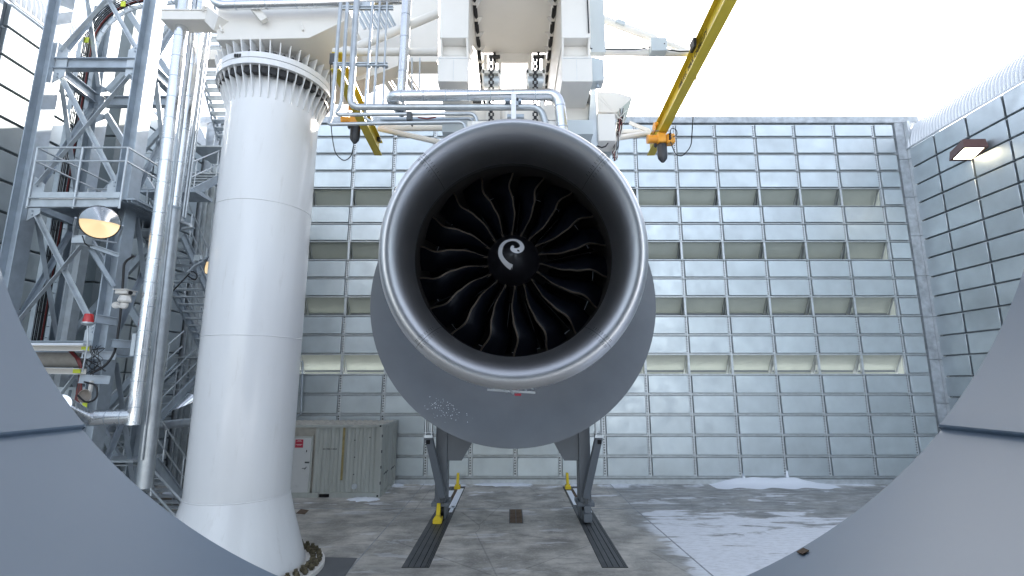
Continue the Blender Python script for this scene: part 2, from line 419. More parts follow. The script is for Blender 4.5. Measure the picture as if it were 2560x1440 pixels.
# added unseen sheet behind the louvres, blocks direct sun through the open rows
b = MB(); b.bb((XL-.5, YW+1.3, 4.1), (XR+.6, YW+1.4, 16.3)); b.build('sun_block_sheet', PLATE, bw)
b = MB(); b.bb((XL-.5, YW+.36, 16.28), (XR+.6, YW+1.4, 16.34)); b.build('wall_cap', ZFRAME, bw)
# ---------------------------------------------------------------- wind duct round the camera
DZ = 5.83; DR = 2.754
wd = thing('wind_duct', 'large grey round duct in the foreground, its rim framing both lower corners', 'duct', (0, -.5, DZ-DR))
def ym(x0, y0, z0, slope=0):   # lathe mapper: axis along +Y
    return lambda p: V((x0+p[0], y0+p[2], z0+p[1]+slope*p[2]))
aL = math.atan2(3.875-DZ, -1.94); aR = -PI-aL
lo = MB(); lo.lathe([(DR, 2.36), (DR, -3), (DR+.16, -3), (DR+.16, 2.36)], ym(0, 0, DZ), 72, aL, aR, close=True); lo.build('lower_shell', GREY, wd)
up = MB(); up.lathe([(DR-.012, 2.372), (DR-.012, -3), (DR+.16, -3), (DR+.16, 2.372)], ym(0, 0, DZ), 110, aR, aL+2*PI, close=True); up.build('upper_shell', GREY, wd)
for a in (aL, aR):
    c, s_ = math.cos(a), math.sin(a)
    b = MB(); b.prism([(c*(DR-.017), -3, DZ+s_*(DR-.017)), (c*(DR+.03), -3, DZ+s_*(DR+.03)), (c*(DR+.03), -3, DZ+s_*(DR+.03)+.012), (c*(DR-.017), -3, DZ+s_*(DR-.017)+.008)], (0, 5.36, 0)); b.build('seam_ledge', GREY, wd)
b = MB(); b.lathe([(0, -3.02), (DR+.14, -3.02), (DR+.14, -2.98), (0, -2.98)], ym(0, 0, DZ), 48); b.build('rear_light_block', GREY, wd)  # added out of view behind the camera to darken the duct inside
rc = P(1994, 1369, 2.35); ra = math.atan2(rc.z-DZ, rc.x)
b = MB(); rr_ = DR-.004
b.prism([(rr_*math.cos(ra+d), 2.34, DZ+rr_*math.sin(ra+d)) for d in (-.006, .006)]+[(rr_*math.cos(ra+d), 2.30, DZ+rr_*math.sin(ra+d)) for d in (.007, -.005)], (0, 0, .004)); b.build('rust_chip', RUSTP, wd)
# ---------------------------------------------------------------- jet engine
EX = .02
en = thing('jet_engine', 'huge turbofan engine hanging in the middle with grey metal lip and black fan', 'jet engine', (EX, 7, 5.8))
def em(y):   # inlet axis rises slightly rearwards; the lip plane leans forward at the top
    def f(p):
        Yw = y+p[2]; h = Yw-6.38
        return V((EX+p[0], Yw-.12*p[1]*max(0, 1-max(0, h)), 5.77+.105*(Yw-6.2)+p[1]))
    return f
lip = []
# highlight radius 1.62 at y=6.47
for k in range(15):   # outer, from max dia forward
    a = PI/2*k/14; lip.append((1.68+.18*math.cos(a)**.9 if k < 14 else 1.68, .70-.70*math.sin(a)))
for k in range(1, 13):
    a = PI/2*k/12; lip.append((1.68-.25*math.sin(a)**1.0, .75*(1-math.cos(a))))
lip2 = [(r, h) for r, h in lip]
for q in range(4):
    a0 = R(45+90*q)+.0014; a1 = R(135+90*q)-.0014
    b = MB(); b.lathe(lip2, em(6.38), 40, a0, a1); sg = b.build('lip_segment', LIP, en)
b = MB(); b.lathe([(r-(.02 if 0 else 0)+(0), h) for r, h in [(1.845, .63), (1.6, .014), (1.44, .62)]], em(6.38), 64); 
bk = MB(); pr = []
for i, (r, h) in enumerate(lip2):
    pr.append((r+( -.006 if i < 15 else .006), h+.006))
bk.lathe(pr, em(6.38), 96); bk.build('lip_backing', BLACKM, en)
# rivet rows beside the four lip joints
rv = MB()
for q in range(4):
    for dq in (-.022, .022, -.034, .034):
        a = R(45+90*q)+dq
        for i in range(12, 22):
            r, h = lip2[i]; p = em(6.38)((r*math.cos(a), r*math.sin(a), h-.002)); rv.box(p, (.008, .008, .008))
stuff(rv.build('rivet_rows', BLACKM, en))
b = MB(); b.lathe([(1.43, .75), (1.432, .80), (1.455, .89)], em(6.38), 96); b.build('inlet_liner', LINER, en)
b = MB(); b.lathe([(1.455, .89), (1.47, .97), (1.47, 2.70)], em(6.38), 96); b.build('fan_case', mat('fan_case_lining', (.03, .026, .023), .6), en)
b = MB(); b.lathe([(1.86, .70), (1.87, 1.1), (1.85, 2.2), (1.7, 3.6), (1.35, 4.9), (1.3, 4.9), (1.3, 4.7)], em(6.38), 80); b.build('nacelle_cowl', WHITE, en)
b = MB(); b.lathe([(1.1, 4.2), (.95, 5.2), (.6, 6.0)], em(6.38), 40); b.build('core_nozzle', STEEL, en)
b = MB(); b.lathe([(.38, 1.2), (.6, 1.9)], em(6.38), 40)
for r_, h_ in ((1.5, 1.95), (.02, 1.95)): pass
b.lathe([(1.46, 2.68), (.02, 2.68)], em(6.38), 24); b.build('inner_duct_wall', HOLE, en)
# outlet guide vanes far behind the fan
vb = MB(); vb.prism([(.6, 0, 0), (1.46, 0, 0), (1.46, .12, .38), (.6, .05, .34)], (0, .012, 0))
for k in range(30):
    a = 2*PI*k/30; c_, s_ = math.cos(a), math.sin(a); b = MB()
    b.add([em(6.47+2.05)((v.x*c_-v.y*s_, v.x*s_+v.y*c_, v.z)) for v in vb.v], vb.f); b.build('guide_vane', LINER, en)
# spinner
def spr(h):  # radius of spinner at depth h (0 tip .. .55 base)
    t = max(0, min(1, h/.55)); return .405*(t**.62)
b = MB(); b.lathe([(spr(h), h) for h in [0, .004, .015, .03, .06, .1, .15, .22, .3, .38, .46, .55]]+[(.40, .60), (.36, .8)], em(6.92), 48)
sp = b.build('spinner', SPIN, en)
def on_spin(dx, dz):
    r = math.hypot(dx, dz); h = .55*(r/.405)**(1/.62)
    return em(6.92)((dx, dz, h-.004))
ctl = [(745,512,24),(722,535,26),(722,570,34),(750,598,42),(800,606,48),(848,585,47),(880,545,42),(888,500,37),(870,450,34),(835,408,33),(785,378,29),(725,368,27),(660,378,29),(600,408,32),(555,455,34),(528,520,36),(516,590,36),(522,660,35),(552,730,34),(600,795,36),(655,845,40),(715,880,46)]
sx = .405/(66*7.2)
def cr(p, t):
    n = len(p)-1; i = min(int(t*n), n-1); f = t*n-i
    g = lambda k: p[max(0, min(n, k))]
    return [0.5*((2*b_)+(-a+c)*f+(2*a-5*b_+4*c-d)*f*f+(-a+3*b_-3*c+d)*f**3) for a, b_, c, d in zip(g(i-1), g(i), g(i+1), g(i+2))]
Ls, Rs = [], []
N = 120
for k in range(N+1):
    x, y, w = cr(ctl, k/N); x2, y2, _ = cr(ctl, min(1, k/N+.004)); x1, y1, _ = cr(ctl, max(0, k/N-.004))
    tx, ty = x2-x1, y2-y1; l = math.hypot(tx, ty) or 1; nx, ny = -ty/l, tx/l
    if k == N: nx, ny = 0.03, -1
    if k > N-8:
        f = (k-(N-8))/8; l0 = math.hypot(nx, ny)
    f2 = min(1, k/4.0); w *= math.sqrt(max(.02, 1-(1-f2)**2))
    Ls.append(on_spin((x+nx*w-740)*sx, -(y+ny*w-690)*sx)); Rs.append(on_spin((x-nx*w-740)*sx, -(y-ny*w-690)*sx))
b = MB(); Cs = [(l_+r_)/2+V((0, -.002, 0)) for l_, r_ in zip(Ls, Rs)]
b.add(Ls+Cs+Rs, [(i, i+1, N+2+i, N+1+i) for i in range(N)]+[(N+1+i, N+2+i, 2*N+3+i, 2*N+2+i) for i in range(N)], True)
b.build('spiral_mark', MARK, sp)
# fan blades
def cw(s):
    ks = [(0, 0), (.3, 3.8), (.5, 2.0), (.75, -1.2), (1, 1.6)]
    for (a, x), (c, y) in zip(ks, ks[1:]):
        if s <= c:
            t = (s-a)/(c-a); t = t*t*(3-2*t); return x+(y-x)*t
    return ks[-1][1]
NB = 18
def blade(th):
    ns, nc = 22, 7; F = []; Bk = []
    for i in range(ns+1):
        s = i/ns; r = .385+s*1.07
        ale = th-R(cw(s)); yle = .52+.07*math.sin(s*PI)*(-1)+.16*s*s
        tang = (.10+.34*s); ax = .42-.20*s
        for k in range(nc+1):
            c = k/nc; aa = ale+(tang*c*(1-.15*c))/max(.5, r); hh = yle+ax*(c**1.15)
            F.append((r*math.cos(aa), r*math.sin(aa), hh)); th_ = .022*math.sin(PI*min(1, c*1.0+.12))**.5*(1-.5*s)
            Bk.append((r*math.cos(aa+th_/max(.5, r)), r*math.sin(aa+th_/max(.5, r)), hh-.0))
    return F, Bk, ns, nc
for q in range(NB):
    th = 2*PI*q/NB+R(-88.5)
    F, Bk, ns, nc = blade(th); M_ = em(6.92); m = nc+1
    b = MB(); vs = [M_(p) for p in F]+[M_(p) for p in Bk]; o = len(F)
    fs = [(i*m+k, i*m+k+1, (i+1)*m+k+1, (i+1)*m+k) for i in range(ns) for k in range(nc)]
    fs += [tuple(j+o for j in f) for f in fs]
    b.add(vs, fs, True)
    b.add([vs[i*m] for i in range(ns+1)]+[vs[o+i*m] for i in range(ns+1)], [(i, i+1, ns+2+i, ns+1+i) for i in range(ns)], True)
    bl = b.build('fan_blade', BLADE, en)
    # metal sheath on the leading edge
    b = MB(); rows = []
    for i in range(ns+1):
        s = i/ns; r = .387+s*1.068; ale = th-R(cw(s)); yle = .52-.07*math.sin(s*PI)+.16*s*s
        wdt = .026+.026*s
        rows.append([M_((r*math.cos(ale-.004/r), r*math.sin(ale-.004/r), yle+.02)), M_((r*math.cos(ale+.004/r), r*math.sin(ale+.004/r), yle-.012)), M_((r*math.cos(ale+wdt/r), r*math.sin(ale+wdt/r), yle+.03))])
    vs = [p for rw_ in rows for p in rw_]
    b.add(vs, [(i*3+k, i*3+k+1, i*3+k+4, i*3+k+3) for i in range(ns) for k in range(2)], True)
    b.build('leading_edge', LEDGE, bl)
# latch fairing and struts under the lip
b = MB()
for k in range(7):
    x = -.32+.09*k; b.beam((EX+x, 7.05, 3.99+.02*abs(k-3)), (EX+x+.05, 7.15, 3.93+.02*abs(k-3)), .02, .02)
b.beam((EX-.36, 7.1, 3.985), (EX+.3, 7.1, 3.945), .02, .03); b.build('lower_bracket', STEEL2, en)
b = MB(); b.box((EX+.06, 7.02, 3.92), (.09, .03, .03)); b.build('red_pin_flag', SIGNR, en)

# ---------------------------------------------------------------- exhaust collector
CX, CY, CZ, CR = .03, 14.6, 6.45, 4.17
ec = thing('exhaust_collector', 'big grey funnel on two legs standing on floor rails behind the engine', 'funnel', (CX, 16.2, 0))
b = MB(); b.lathe([(CR, 0), (CR-.15, .02), (3.4, .22), (2.7, .62), (2.25, 1.2), (2.15, 2.0), (2.12, 3.2), (2.2, 3.2), (2.3, 2.0), (2.6, 1.2), (3.3, .55), (CR-.05, .12), (CR, .04)], ym(CX, CY, CZ), 110, close=True)
b.build('funnel', GREY2, ec)
sb = MB()
for k in range(170):
    px = random.gauss(1118, 30); py = random.gauss(1015, 26)-(px-1118)*.25
    q = P(px, py, CY+.12); dx, dz = q.x-CX, q.z-CZ; r_ = math.hypot(dx, dz)
    if 3.45 < r_ < 4.0: sb.box((q.x, CY+.22-(r_-3.4)/.62*.2-.008, q.z), (random.uniform(.005, .019),)*3)
stuff(sb.build('frost_specks', SNOW, ec))
b = MB(); b.lathe([(2.14, 3.0), (.01, 3.0)], ym(CX, CY, CZ), 32); b.build('dark_throat', HOLE, ec)
for sg in (-1, 1):
    x = sg*2.2+.03
    b = MB(); b.box((x, 16.55, 1.95), (.36, .62, 2.9)); b.build('leg', GREY2, ec, bev=.02)
    b = MB(); b.prism([(x-sg*.18, 16.3, 2.9), (x-sg*1.15, 16.3, 2.9), (x-sg*1.15, 16.3, 2.62), (x-sg*.62, 16.3, 1.72), (x-sg*.18, 16.3, 1.72)], (0, .5, 0)); b.build('gusset', GREY2, ec)
    b = MB(); b.box((x, 16.55, .47), (.52, .78, .12)); b.build('foot_plate', GREY2, ec, bev=.01)
    b = MB(); b.box((x-.12, 16.7, .2), (.05, .6, .42)); b.box((x+.12, 16.7, .2), (.05, .6, .42)); b.build('wheel_bracket', GREY2, ec)
    b = MB(); b.cyl((x-.05, 16.85, .17), (x+.05, 16.85, .17), .16, 20); b.build('wheel', TRACK, ec)
    if sg > 0:
        b = MB(); b.box((x+.0, 16.0, .18), (.24, .42, .24)); b.box((x+.0, 15.9, .4), (.2, .1, .2)); b.build('buffer_block', GREY2, ec, bev=.01)
    t0 = P(1072 if sg < 0 else 1497, 1092, 15.7); t1 = P(1106 if sg < 0 else 1464, 1243, 16.1)
    b = MB(); b.beam(t0, t1, .22, .2, (0, 1, 0)); st = b.build('strut', GREY2, ec, bev=.015)
    b = MB(); b.box(t0+V((0, -.105, -.14)), (.11, .02, .12)); b.build('strut_slot', HOLE, st)
    b = MB(); b.box(t0+V((-.09, 0, .3)), (.03, .18, .5)); b.box(t0+V((.09, 0, .3)), (.03, .18, .5)); b.cyl(t0+V((-.14, 0, .12)), t0+V((.14, 0, .12)), .035); b.box(t0+V((0, 0, .02)), (.26, .24, .08)); b.build('clevis', STEEL2, ec)
    b = MB(); b.beam(t1+V((-.07, 0, .02)), t1+V((-.03, 0, -.2)), .035, .035); b.beam(t1+V((.07, 0, .02)), t1+V((.03, 0, -.2)), .035, .035); b.build('strut_pin', TRACK, ec)
def stop(p, lab, h=.5, s=1):
    t = thing('rail_stop', lab, 'rail stop', p, 'yellow rail stops on the floor tracks')
    x, y, z = p
    b = MB(); b.prism([(x-.13*s, y-.2*s, z), (x+.13*s, y-.2*s, z), (x+.13*s, y-.2*s, z+.1*s), (x+.06*s, y-.2*s, z+.2*s), (x-.06*s, y-.2*s, z+.2*s), (x-.13*s, y-.2*s, z+.1*s)], (0, .12*s, 0)); b.box((x, y, z+.05), (.22*s, .5*s, .1)); b.build('base', YEL2, t)
    b = MB(); b.prism([(x-.055*s, y-.14*s, z+.1), (x-.055*s, y+.12*s, z+.1), (x-.055*s, y+.22*s, z+h), (x-.055*s, y+.08*s, z+h)], (.11*s, 0, 0)); b.build('arm', YEL2, t, bev=.006)
    b = MB(); b.cyl((x-.1*s, y-.05, z+.15*s), (x+.1*s, y-.05, z+.15*s), .03*s); b.build('pin', RUSTP, t); return t
stop((-2.2, 16.05, .02), 'yellow rail stop in front of the funnel left foot', .5)
stop((-2.13, 20.9, .02), 'yellow rail stop at the far end of the left floor track', .55, .9)
stop((2.3-.12, 20.9, .02), 'yellow rail stop at the far end of the right floor track', .55, .9)
for nm, x0, x1, lab in (('floor_track', -2.47, -1.87, 'dark steel floor track running under the funnel left leg'), ('floor_track', 2.03, 2.6, 'dark steel floor track running under the funnel right leg')):
    t = thing(nm, lab, 'floor track', ((x0+x1)/2, 12.3, 0), 'steel floor tracks')
    w = x1-x0
    for a, c in ((0, .20), (.23, .42), (.45, .66), (.70, .86), (.885, .93), (.95, 1.0)):
        b = MB(); b.bb((x0+w*a, 12.32, -.02), (x0+w*c, 21.3, .012)); b.build('track_plate', TRACK, t)
    b = MB(); b.bb((x0-.01, 12.3, -.02), (x1+.01, 21.32, .004)); b.build('track_bed', HOLE, t)
    b = MB(); b.bb((x0+w*.45, 17.6, .012), (x0+w*.6, 20.6, .03)); b.build('rusty_bar', RUSTP, t)
    for a, c, y0, y1 in ((.1, .42, 18.2, 20.5), (.62, .97, 17.8, 20.9), (.75, .93, 17.2, 18)):
        b = MB(); b.bb((x0+w*a, y0, .012), (x0+w*c, y1, .02)); b.build('snow_film', SNOW, t)
# small drains and hatch
t = thing('floor_drain', 'rusty square floor grate in the middle between the tracks', 'floor grate', (.1, 16.8, 0))
c0 = G(1274, 1308); c1 = G(1304, 1274)
b = MB(); b.bb((c0.x-.02, c0.y-.02, -.01), (c1.x+.02, c1.y+.02, .006)); b.build('frame', TRACK, t)
for i in range(2):
    for j in range(3):
        dx = (c1.x-c0.x)/2; dy = (c1.y-c0.y)/3
        b = MB(); b.bb((c0.x+dx*i+.01, c0.y+dy*j+.015, 0), (c0.x+dx*(i+1)-.01, c0.y+dy*(j+1)-.015, .014)); b.build('grate_plate', RUSTP, t)
b = MB(); q = [G(740, 1284), G(752, 1273), G(772, 1276), G(762, 1286)]; b.prism([V((p.x, p.y, .0)) for p in q], (0, 0, .01)); tag(b.build('floor_cover', RUSTP), 'small brown floor cover plate near the white column', 'floor cover')
b = MB(); q = [G(775, 1393), G(893, 1396), G(860, 1445), G(775, 1470)]; b.prism([V((p.x, p.y, .0)) for p in q], (0, 0, .012)); tag(b.build('floor_hatch', mat('hatch_steel', (.13, .135, .14), .6, .3, var=.1)), 'dark steel floor hatch beside the foot of the white column', 'floor hatch')

# ---------------------------------------------------------------- white column
KX, KY = -6.13, 12.0
wc = thing('white_column', 'thick glossy white steel column with ribbed bolted flange at its top', 'column', (KX, KY, 0))
zm = lambda z0=0: (lambda p: V((KX+p[0], KY+p[1], z0+p[2])))
KR = 1.075
b = MB(); b.lathe([(KR, 1.63), (KR, 11.45)], zm(), 72); b.build('shaft', WHITE, wc)
b = MB(); b.lathe([(1.50, .16), (1.40, .5), (1.2, 1.15), (KR+.003, 1.62)], zm(), 72); b.build('flared_base', WHITE, wc)
for z in (1.63, 5.1, 8.2):
    b = MB(); b.lathe([(KR, z-.012), (KR+.012, z), (KR, z+.012)], zm(), 72); b.build('weld_seam', WHITE, wc)
b = MB(); b.lathe([(0, .0), (1.92, .0), (1.92, .10), (1.5, .10), (1.48, .2)], zm(), 64); b.build('base_flange', WHITE2, wc)
bm = MB(); bm.cyl((0, 0, 0), (0, 0, .13), .042, 8); bm.cyl((0, 0, .03), (0, 0, .08), .068, 6); BME = bm.mesh('anchor_bolt', MOSS)
for k in range(44):
    for rr in (1.66, 1.80):
        a = 2*PI*(k+(.5 if rr > 1.7 else 0))/44; inst('anchor_bolt', BME, wc, (rr*math.cos(a), rr*math.sin(a), .1))
# top flanges
for z0, z1, r in ((11.42, 11.56, 1.37), (11.58, 11.72, 1.37)):
    b = MB(); b.lathe([(0, z0), (r, z0), (r, z1), (0, z1)], zm(), 72); b.build('flange_ring', WHITE, wc)
NR = 40
def rib(rprof):
    m = MB(); m.prism([V((r, -.012, z)) for r, z in rprof], (0, .024, 0)); return m
m1 = rib([(KR-.01, 10.72), (KR+.02, 10.74), (KR+.10, 11.0), (1.33, 11.415), (1.33, 11.42), (KR-.01, 11.42)]).mesh('rib', WHITE)
m2 = rib([(1.0, 11.72), (1.35, 11.72), (1.44, 12.0), (1.0, 12.0)]).mesh('rib', WHITE)
mb = MB(); mb.box((1.21, 0, 11.33), (.14, .13, .17)); mbm = mb.mesh('bolt', BLACKM)
mn = MB(); mn.cyl((1.22, 0, 11.72), (1.22, 0, 11.83), .045, 8); mnm = mn.mesh('nut', BLACKM)
for k in range(NR):
    a = 2*PI*k/NR
    for me, nm, da in ((m1, 'rib', 0), (m2, 'upper_rib', 0), (mbm, 'bolt', .5), (mnm, 'nut', .5)):
        o = inst(nm, me, wc, (0, 0, 0)); o.rotation_euler = (0, 0, a+da*2*PI/NR)
b = MB(); b.lathe([(0, 11.72), (1.02, 11.72), (1.02, 12.05)], zm(), 40); b.build('neck', WHITE, wc)
b = MB()
for k in range(3): b.box((KX-.36+.06*k, KY-1.345, 11.62), (.045, .02, .08))
b.build('plate_marks', BLACKM, wc)

# ================================================================ overhead structure
def ppoly(pts, Y, depth): return [P(x, y, Y) for x, y in pts], (0, depth, 0)
pb = thing('portal_girder', 'deep white steel girder resting on top of the column and running towards the engine', 'girder', (-6, 12, 12))
b = MB(); b.prism(*ppoly([(540, 100), (546, 6), (862, 4), (862, 52), (772, 95)], 10.6, 2.9)); b.build('box_end', WHITE2, pb, bev=.01)
b = MB(); b.prism(*ppoly([(772, 96), (850, 58), (1096, -60), (1096, 158), (1010, 158), (950, 182), (885, 205), (828, 212)], 12.6, .5)); b.build('haunch_plate', WHITE2, pb)
b = MB(); b.beam(P(1010, 160, 12.5), P(1095, 160, 12.5), .3, .06); b.build('bottom_flange', WHITE2, pb)
for x, y in ((553, 72), (755, 68)):
    b = MB(); b.beam(P(x-3, y-8, 10.57), P(x+3, y+8, 10.57), .06, .04); b.build('lifting_lug', WHITE2, pb)
b = MB(); b.beam(P(628, 12, 10.4), P(662, 52, 10.45), .12, .16); b.build('pipe_bracket', WHITE2, pb)
for k in range(7):
    x = 905+k*13
    b = MB(); b.channel(P(x-26, 10, 11.8), P(x+8, 74, 11.9), .06, .08); b.build('cross_channel', STEEL2, pb)
for (x0, y0, x1, y1) in ((935, 150, 985, 228), (960, 150, 1010, 228), (905, 30, 925, 90), (1000, 165, 1045, 232)):
    b = MB(); b.ibeam(P(x0, y0, 13.6), P(x1, y1, 15.5), .18, .2); b.build('rear_brace', WHITE2, pb)
for x0, x1 in ((1030, 1030), (1050, 1048)):
    b = MB(); b.cyl(P(x0, 145, 12.0), P(x1, 225, 12.0), .022, 8); b.build('hanger_rod', STEEL2, pb)

cf = thing('pylon_frame', 'white overhead frame of two box legs and a slab that carries the engine', 'frame', (.05, 9, 9.8))
for sg, xo in ((-1, .03), (1, .09)):
    def xx(a): return xo+sg*a
    b = MB(); b.bb((xx(.88), 8.8, 10.69), (xx(1.45), 13.2, 15.5)); b.build('box_leg', WHITE2, cf, bev=.008)
    b = MB(); b.bb((xx(.90), 9.05, 10.35), (xx(1.43), 13.2, 10.685)); b.build('leg_neck', WHITE2, cf)
    b = MB(); b.prism([(xx(.88), 9.05, 10.5), (xx(.88), 8.92, 10.36), (xx(.88), 8.92, 9.83), (xx(.88), 13.2, 9.83), (xx(.88), 13.2, 10.5)], (sg*.60, 0, 0)); b.build('leg_shoe', WHITE2, cf, bev=.008)
    for xa in (.885, 1.40):
        b = MB(); b.prism([(xx(xa), 8.80, 10.68), (xx(xa), 9.04, 10.68), (xx(xa), 9.04, 10.52), (xx(xa), 8.94, 10.38)], (sg*.04, 0, 0)); b.build('shoe_rib', WHITE2, cf)
    b = MB(); b.bb((xx(1.17), 8.912, 9.86), (xx(1.175), 8.918, 10.3)); b.bb((xx(.9), 8.912, 10.325), (xx(1.46), 8.918, 10.332)); b.build('cover_joint', ZSTRIP, cf)
    for k in range(12):
        y = 7.6+.5*k
        b = MB(); b.prism([(xx(.79), y+.06, 12.07), (xx(.875), y, 12.07), (xx(.875), y+.3, 12.07), (xx(.835), y+.42, 12.07), (xx(.79), y+.36, 12.07)], (0, 0, .05)); b.build('rack_opening', BLACKM, cf)
        b = MB(); b.bb((xx(.79), y+.38, 12.075), (xx(.875), y+.5, 12.13)); b.build('rack_post', WHITE2, cf)
        b = MB(); b.prism([(xx(.79), y+.42, 12.13), (xx(.79), y+.42, 11.95), (xx(.68), y+.42, 12.13)], (0, .02, 0)); b.build('slab_gusset', WHITE2, cf)
    b = MB(); b.bb((xx(.79), 7.4, 12.135), (xx(.88), 13.2, 12.3)); b.build('rack_rail', WHITE2, cf)
b = MB(); b.bb((-.86+.06, 7.0, 12.14), (.80+.06, 11.3, 12.4)); b.build('slab', WHITE2, cf)
b = MB(); b.bb((-.45, 11.3, 11.9), (.5, 11.36, 12.6)); b.build('slab_end', WHITE2, cf)
# crosshead between the legs, behind the pipes
ch = thing('crosshead', 'white crosshead beam with mounts between the two frame legs above the engine', 'crosshead', (.05, 9.6, 8.2))
for x0, y0, x1, y1, Y, d in ((1112, 262, 1252, 300, 9.9, .5), (1252, 270, 1340, 300, 10.0, .4), (1340, 262, 1482, 300, 9.9, .5), (1168, 302, 1398, 330, 8.7, .35), (1178, 302, 1250, 320, 8.4, .2), (1415, 235, 1480, 262, 10.1, .4), (1112, 244, 1150, 262, 10.1, .4), (1215, 248, 1228, 300, 9.6, .2), (1262, 248, 1272, 300, 9.6, .2), (1350, 248, 1360, 300, 9.6, .2)):
    a = P(x0, y1, Y); c = P(x1, y0, Y); b = MB(); b.bb((a.x, Y, a.z), (c.x, Y+d, c.z)); b.build('mount_block', WHITE2, ch, bev=.008)
for x0, y0, x1, y1, Y in ((1122, 246, 1150, 258, 10.05), (1172, 246, 1205, 258, 10.05), (1437, 234, 1474, 256, 10.05), (1418, 236, 1428, 254, 10.05)):
    a = P(x0, y1, Y); c = P(x1, y0, Y); b = MB(); b.bb((a.x, Y, a.z), (c.x, Y+.04, c.z)); b.build('dark_recess', BLACKM, ch)
for x0, y0, x1, y1, Y, d in ((1105, 300, 1175, 330, 9.3, .8), (1418, 300, 1482, 335, 9.3, .8)):
    a = P(x0, y1, Y); c = P(x1, y0, Y); b = MB(); b.bb((a.x, Y, a.z), (c.x, Y+d, c.z)); b.build('underplate', BOXG, ch)
a = P(1278, 305, 8.45); c = P(1290, 234, 8.45)
b = MB(); b.bb((a.x, 8.45, a.z-.1), (c.x, 8.53, c.z)); b.build('hanger_bar', WHITE, ch)
for x0, x1, y0, y1 in ((1262, 1276, 240, 252), (1291, 1304, 240, 252), (1268, 1310, 285, 292), (1290, 1296, 244, 262)):
    a = P(x0, y1, 8.6); c = P(x1, y0, 8.6); b = MB(); b.bb((a.x, 8.6, a.z), (c.x, 8.7, c.z)); b.build('clamp', STEEL, ch)
# hoist sheaves and chains
for xc, lab in ((1228, 'dark roller chain running down left of the hanger bar'), (1338, 'dark roller chain running down right of the hanger bar')):
    t = thing('roller_chain', lab, 'chain', P(xc, 300, 9.2))
    for k in range(20):
        y = 150+8*k; p = P(xc, y, 9.55)
        for dx in ((-.04, .04) if k % 2 else (-.015, .015)):
            b = MB()
            b.box(p+V((dx, 0, 0)), (.034, .03, .066)); b.build('link', CABLE, t)
    s_ = thing('chain_sheave', lab.replace('dark roller chain running down', 'pale chain sheave block mounted'), 'sheave', P(xc, 200, 9.7))
    for dx in (-22, 18):
        a = P(xc+dx, 222, 9.8); c = P(xc+dx+6, 178, 9.8); b = MB(); b.bb((a.x, 9.7, a.z), (c.x, 9.95, c.z)); b.build('cheek_plate', WHITE2, s_, bev=.006)
    b = MB(); b.cyl(P(xc-18, 206, 9.8), P(xc+20, 206, 9.8), .13, 16); b.build('wheel', STEEL2, s_)
    a = P(xc-24, 186, 9.75); c = P(xc+26, 178, 9.75); b = MB(); b.bb((a.x, 9.7, a.z), (c.x, 9.95, c.z)); b.build('top_plate', WHITE2, s_)
    for dx in (-14, 22):
        b = MB(); b.beam(P(xc+dx, 138, 11.2), P(xc+dx, 180, 11.2), .09, .09); b.build('hanger_post', WHITE2, s_)
    b = MB(); b.cyl(P(xc+8, 132, 11.25), P(xc+8, 190, 11.25), .035, 10); b.cyl(P(xc-6, 142, 11.15), P(xc+22, 142, 11.15), .05, 10); b.build('jack_screw', CABLE, s_)
# grey panel and boxes right of the right leg
o = MB(); a = P(1476, 130, 9.7); c = P(1507, -60, 9.7); o.bb((a.x, 9.7, a.z), (c.x, 9.85, c.z)); tag(o.build('grey_panel', BOXG), 'tall pale grey panel behind the right frame leg', 'panel')
t = thing('electrical_box', 'grey electrical box hanging beside the right frame leg', 'electrical box', P(1492, 210, 9.0))
a = P(1478, 205, 9.0); c = P(1509, 142, 9.0); b = MB(); b.prism([(a.x, 8.98, a.z), (c.x, 9.0, a.z+.04), (c.x, 9.0, c.z-.06), (a.x, 8.98, c.z)], (0, .3, 0)); b.build('casing', BOXG, t, bev=.008)
b = MB(); b.cyl((c.x-.12, 9.1, a.z-.06), (c.x-.12, 9.1, a.z+.01), .035, 10); b.box((c.x-.01, 8.99, a.z+.2), (.01, .02, .25)); b.build('cable_gland', STEEL, t)
t = thing('junction_box', 'pale grey junction box mounted on the white cross tube near the yellow crane beam', 'junction box', P(1650, 130, 9.8))
a = P(1629, 126, 9.75); c = P(1667, 93, 9.75); b = MB(); b.bb((a.x, 9.75, a.z), (c.x, 9.98, c.z)); b.build('casing', BOXG, t, bev=.01)
b = MB(); b.box((c.x-.06, 9.745, (a.z+c.z)/2), (.02, .012, .02)); b.build('latch', CABLE, t)
# right hanging counter block with cable loom
t = thing('hanging_cover', 'white box cover hanging right of the engine top beside the cable loom', 'cover box', P(1515, 350, 9.6))
a = P(1496, 352, 9.6); c = P(1538, 284, 9.6); b = MB(); b.bb((a.x, 9.6, a.z), (c.x, 10.1, c.z)); b.build('lower_box', WHITE2, t, bev=.01)
b = MB(); b.prism(*ppoly([(1495, 280), (1492, 228), (1540, 230), (1582, 243), (1552, 275), (1540, 281)], 10.2, .35)); b.build('upper_plate', WHITE2, t)
b = MB(); b.prism(*ppoly([(1546, 277), (1581, 244), (1566, 296), (1552, 318), (1540, 330)], 10.0, .06)); b.build('side_wing', PLATE, t)
b = MB(); b.prism(*ppoly([(1484, 352), (1540, 354), (1524, 396), (1500, 372)], 10.15, .4)); b.build('lower_wedge', BOXG, t)
b = MB(); b.prism(*ppoly([(1478, 215), (1488, 215), (1496, 360), (1484, 372), (1470, 335)], 9.7, .4)); b.build('side_frame', STEEL2, t)
b = MB(); b.tube([P(1494, 365, 9.5), P(1504, 369, 9.45), P(1514, 366, 9.45), P(1520, 358, 9.5)], .014, 6); b.build('hose', CABLE, t)
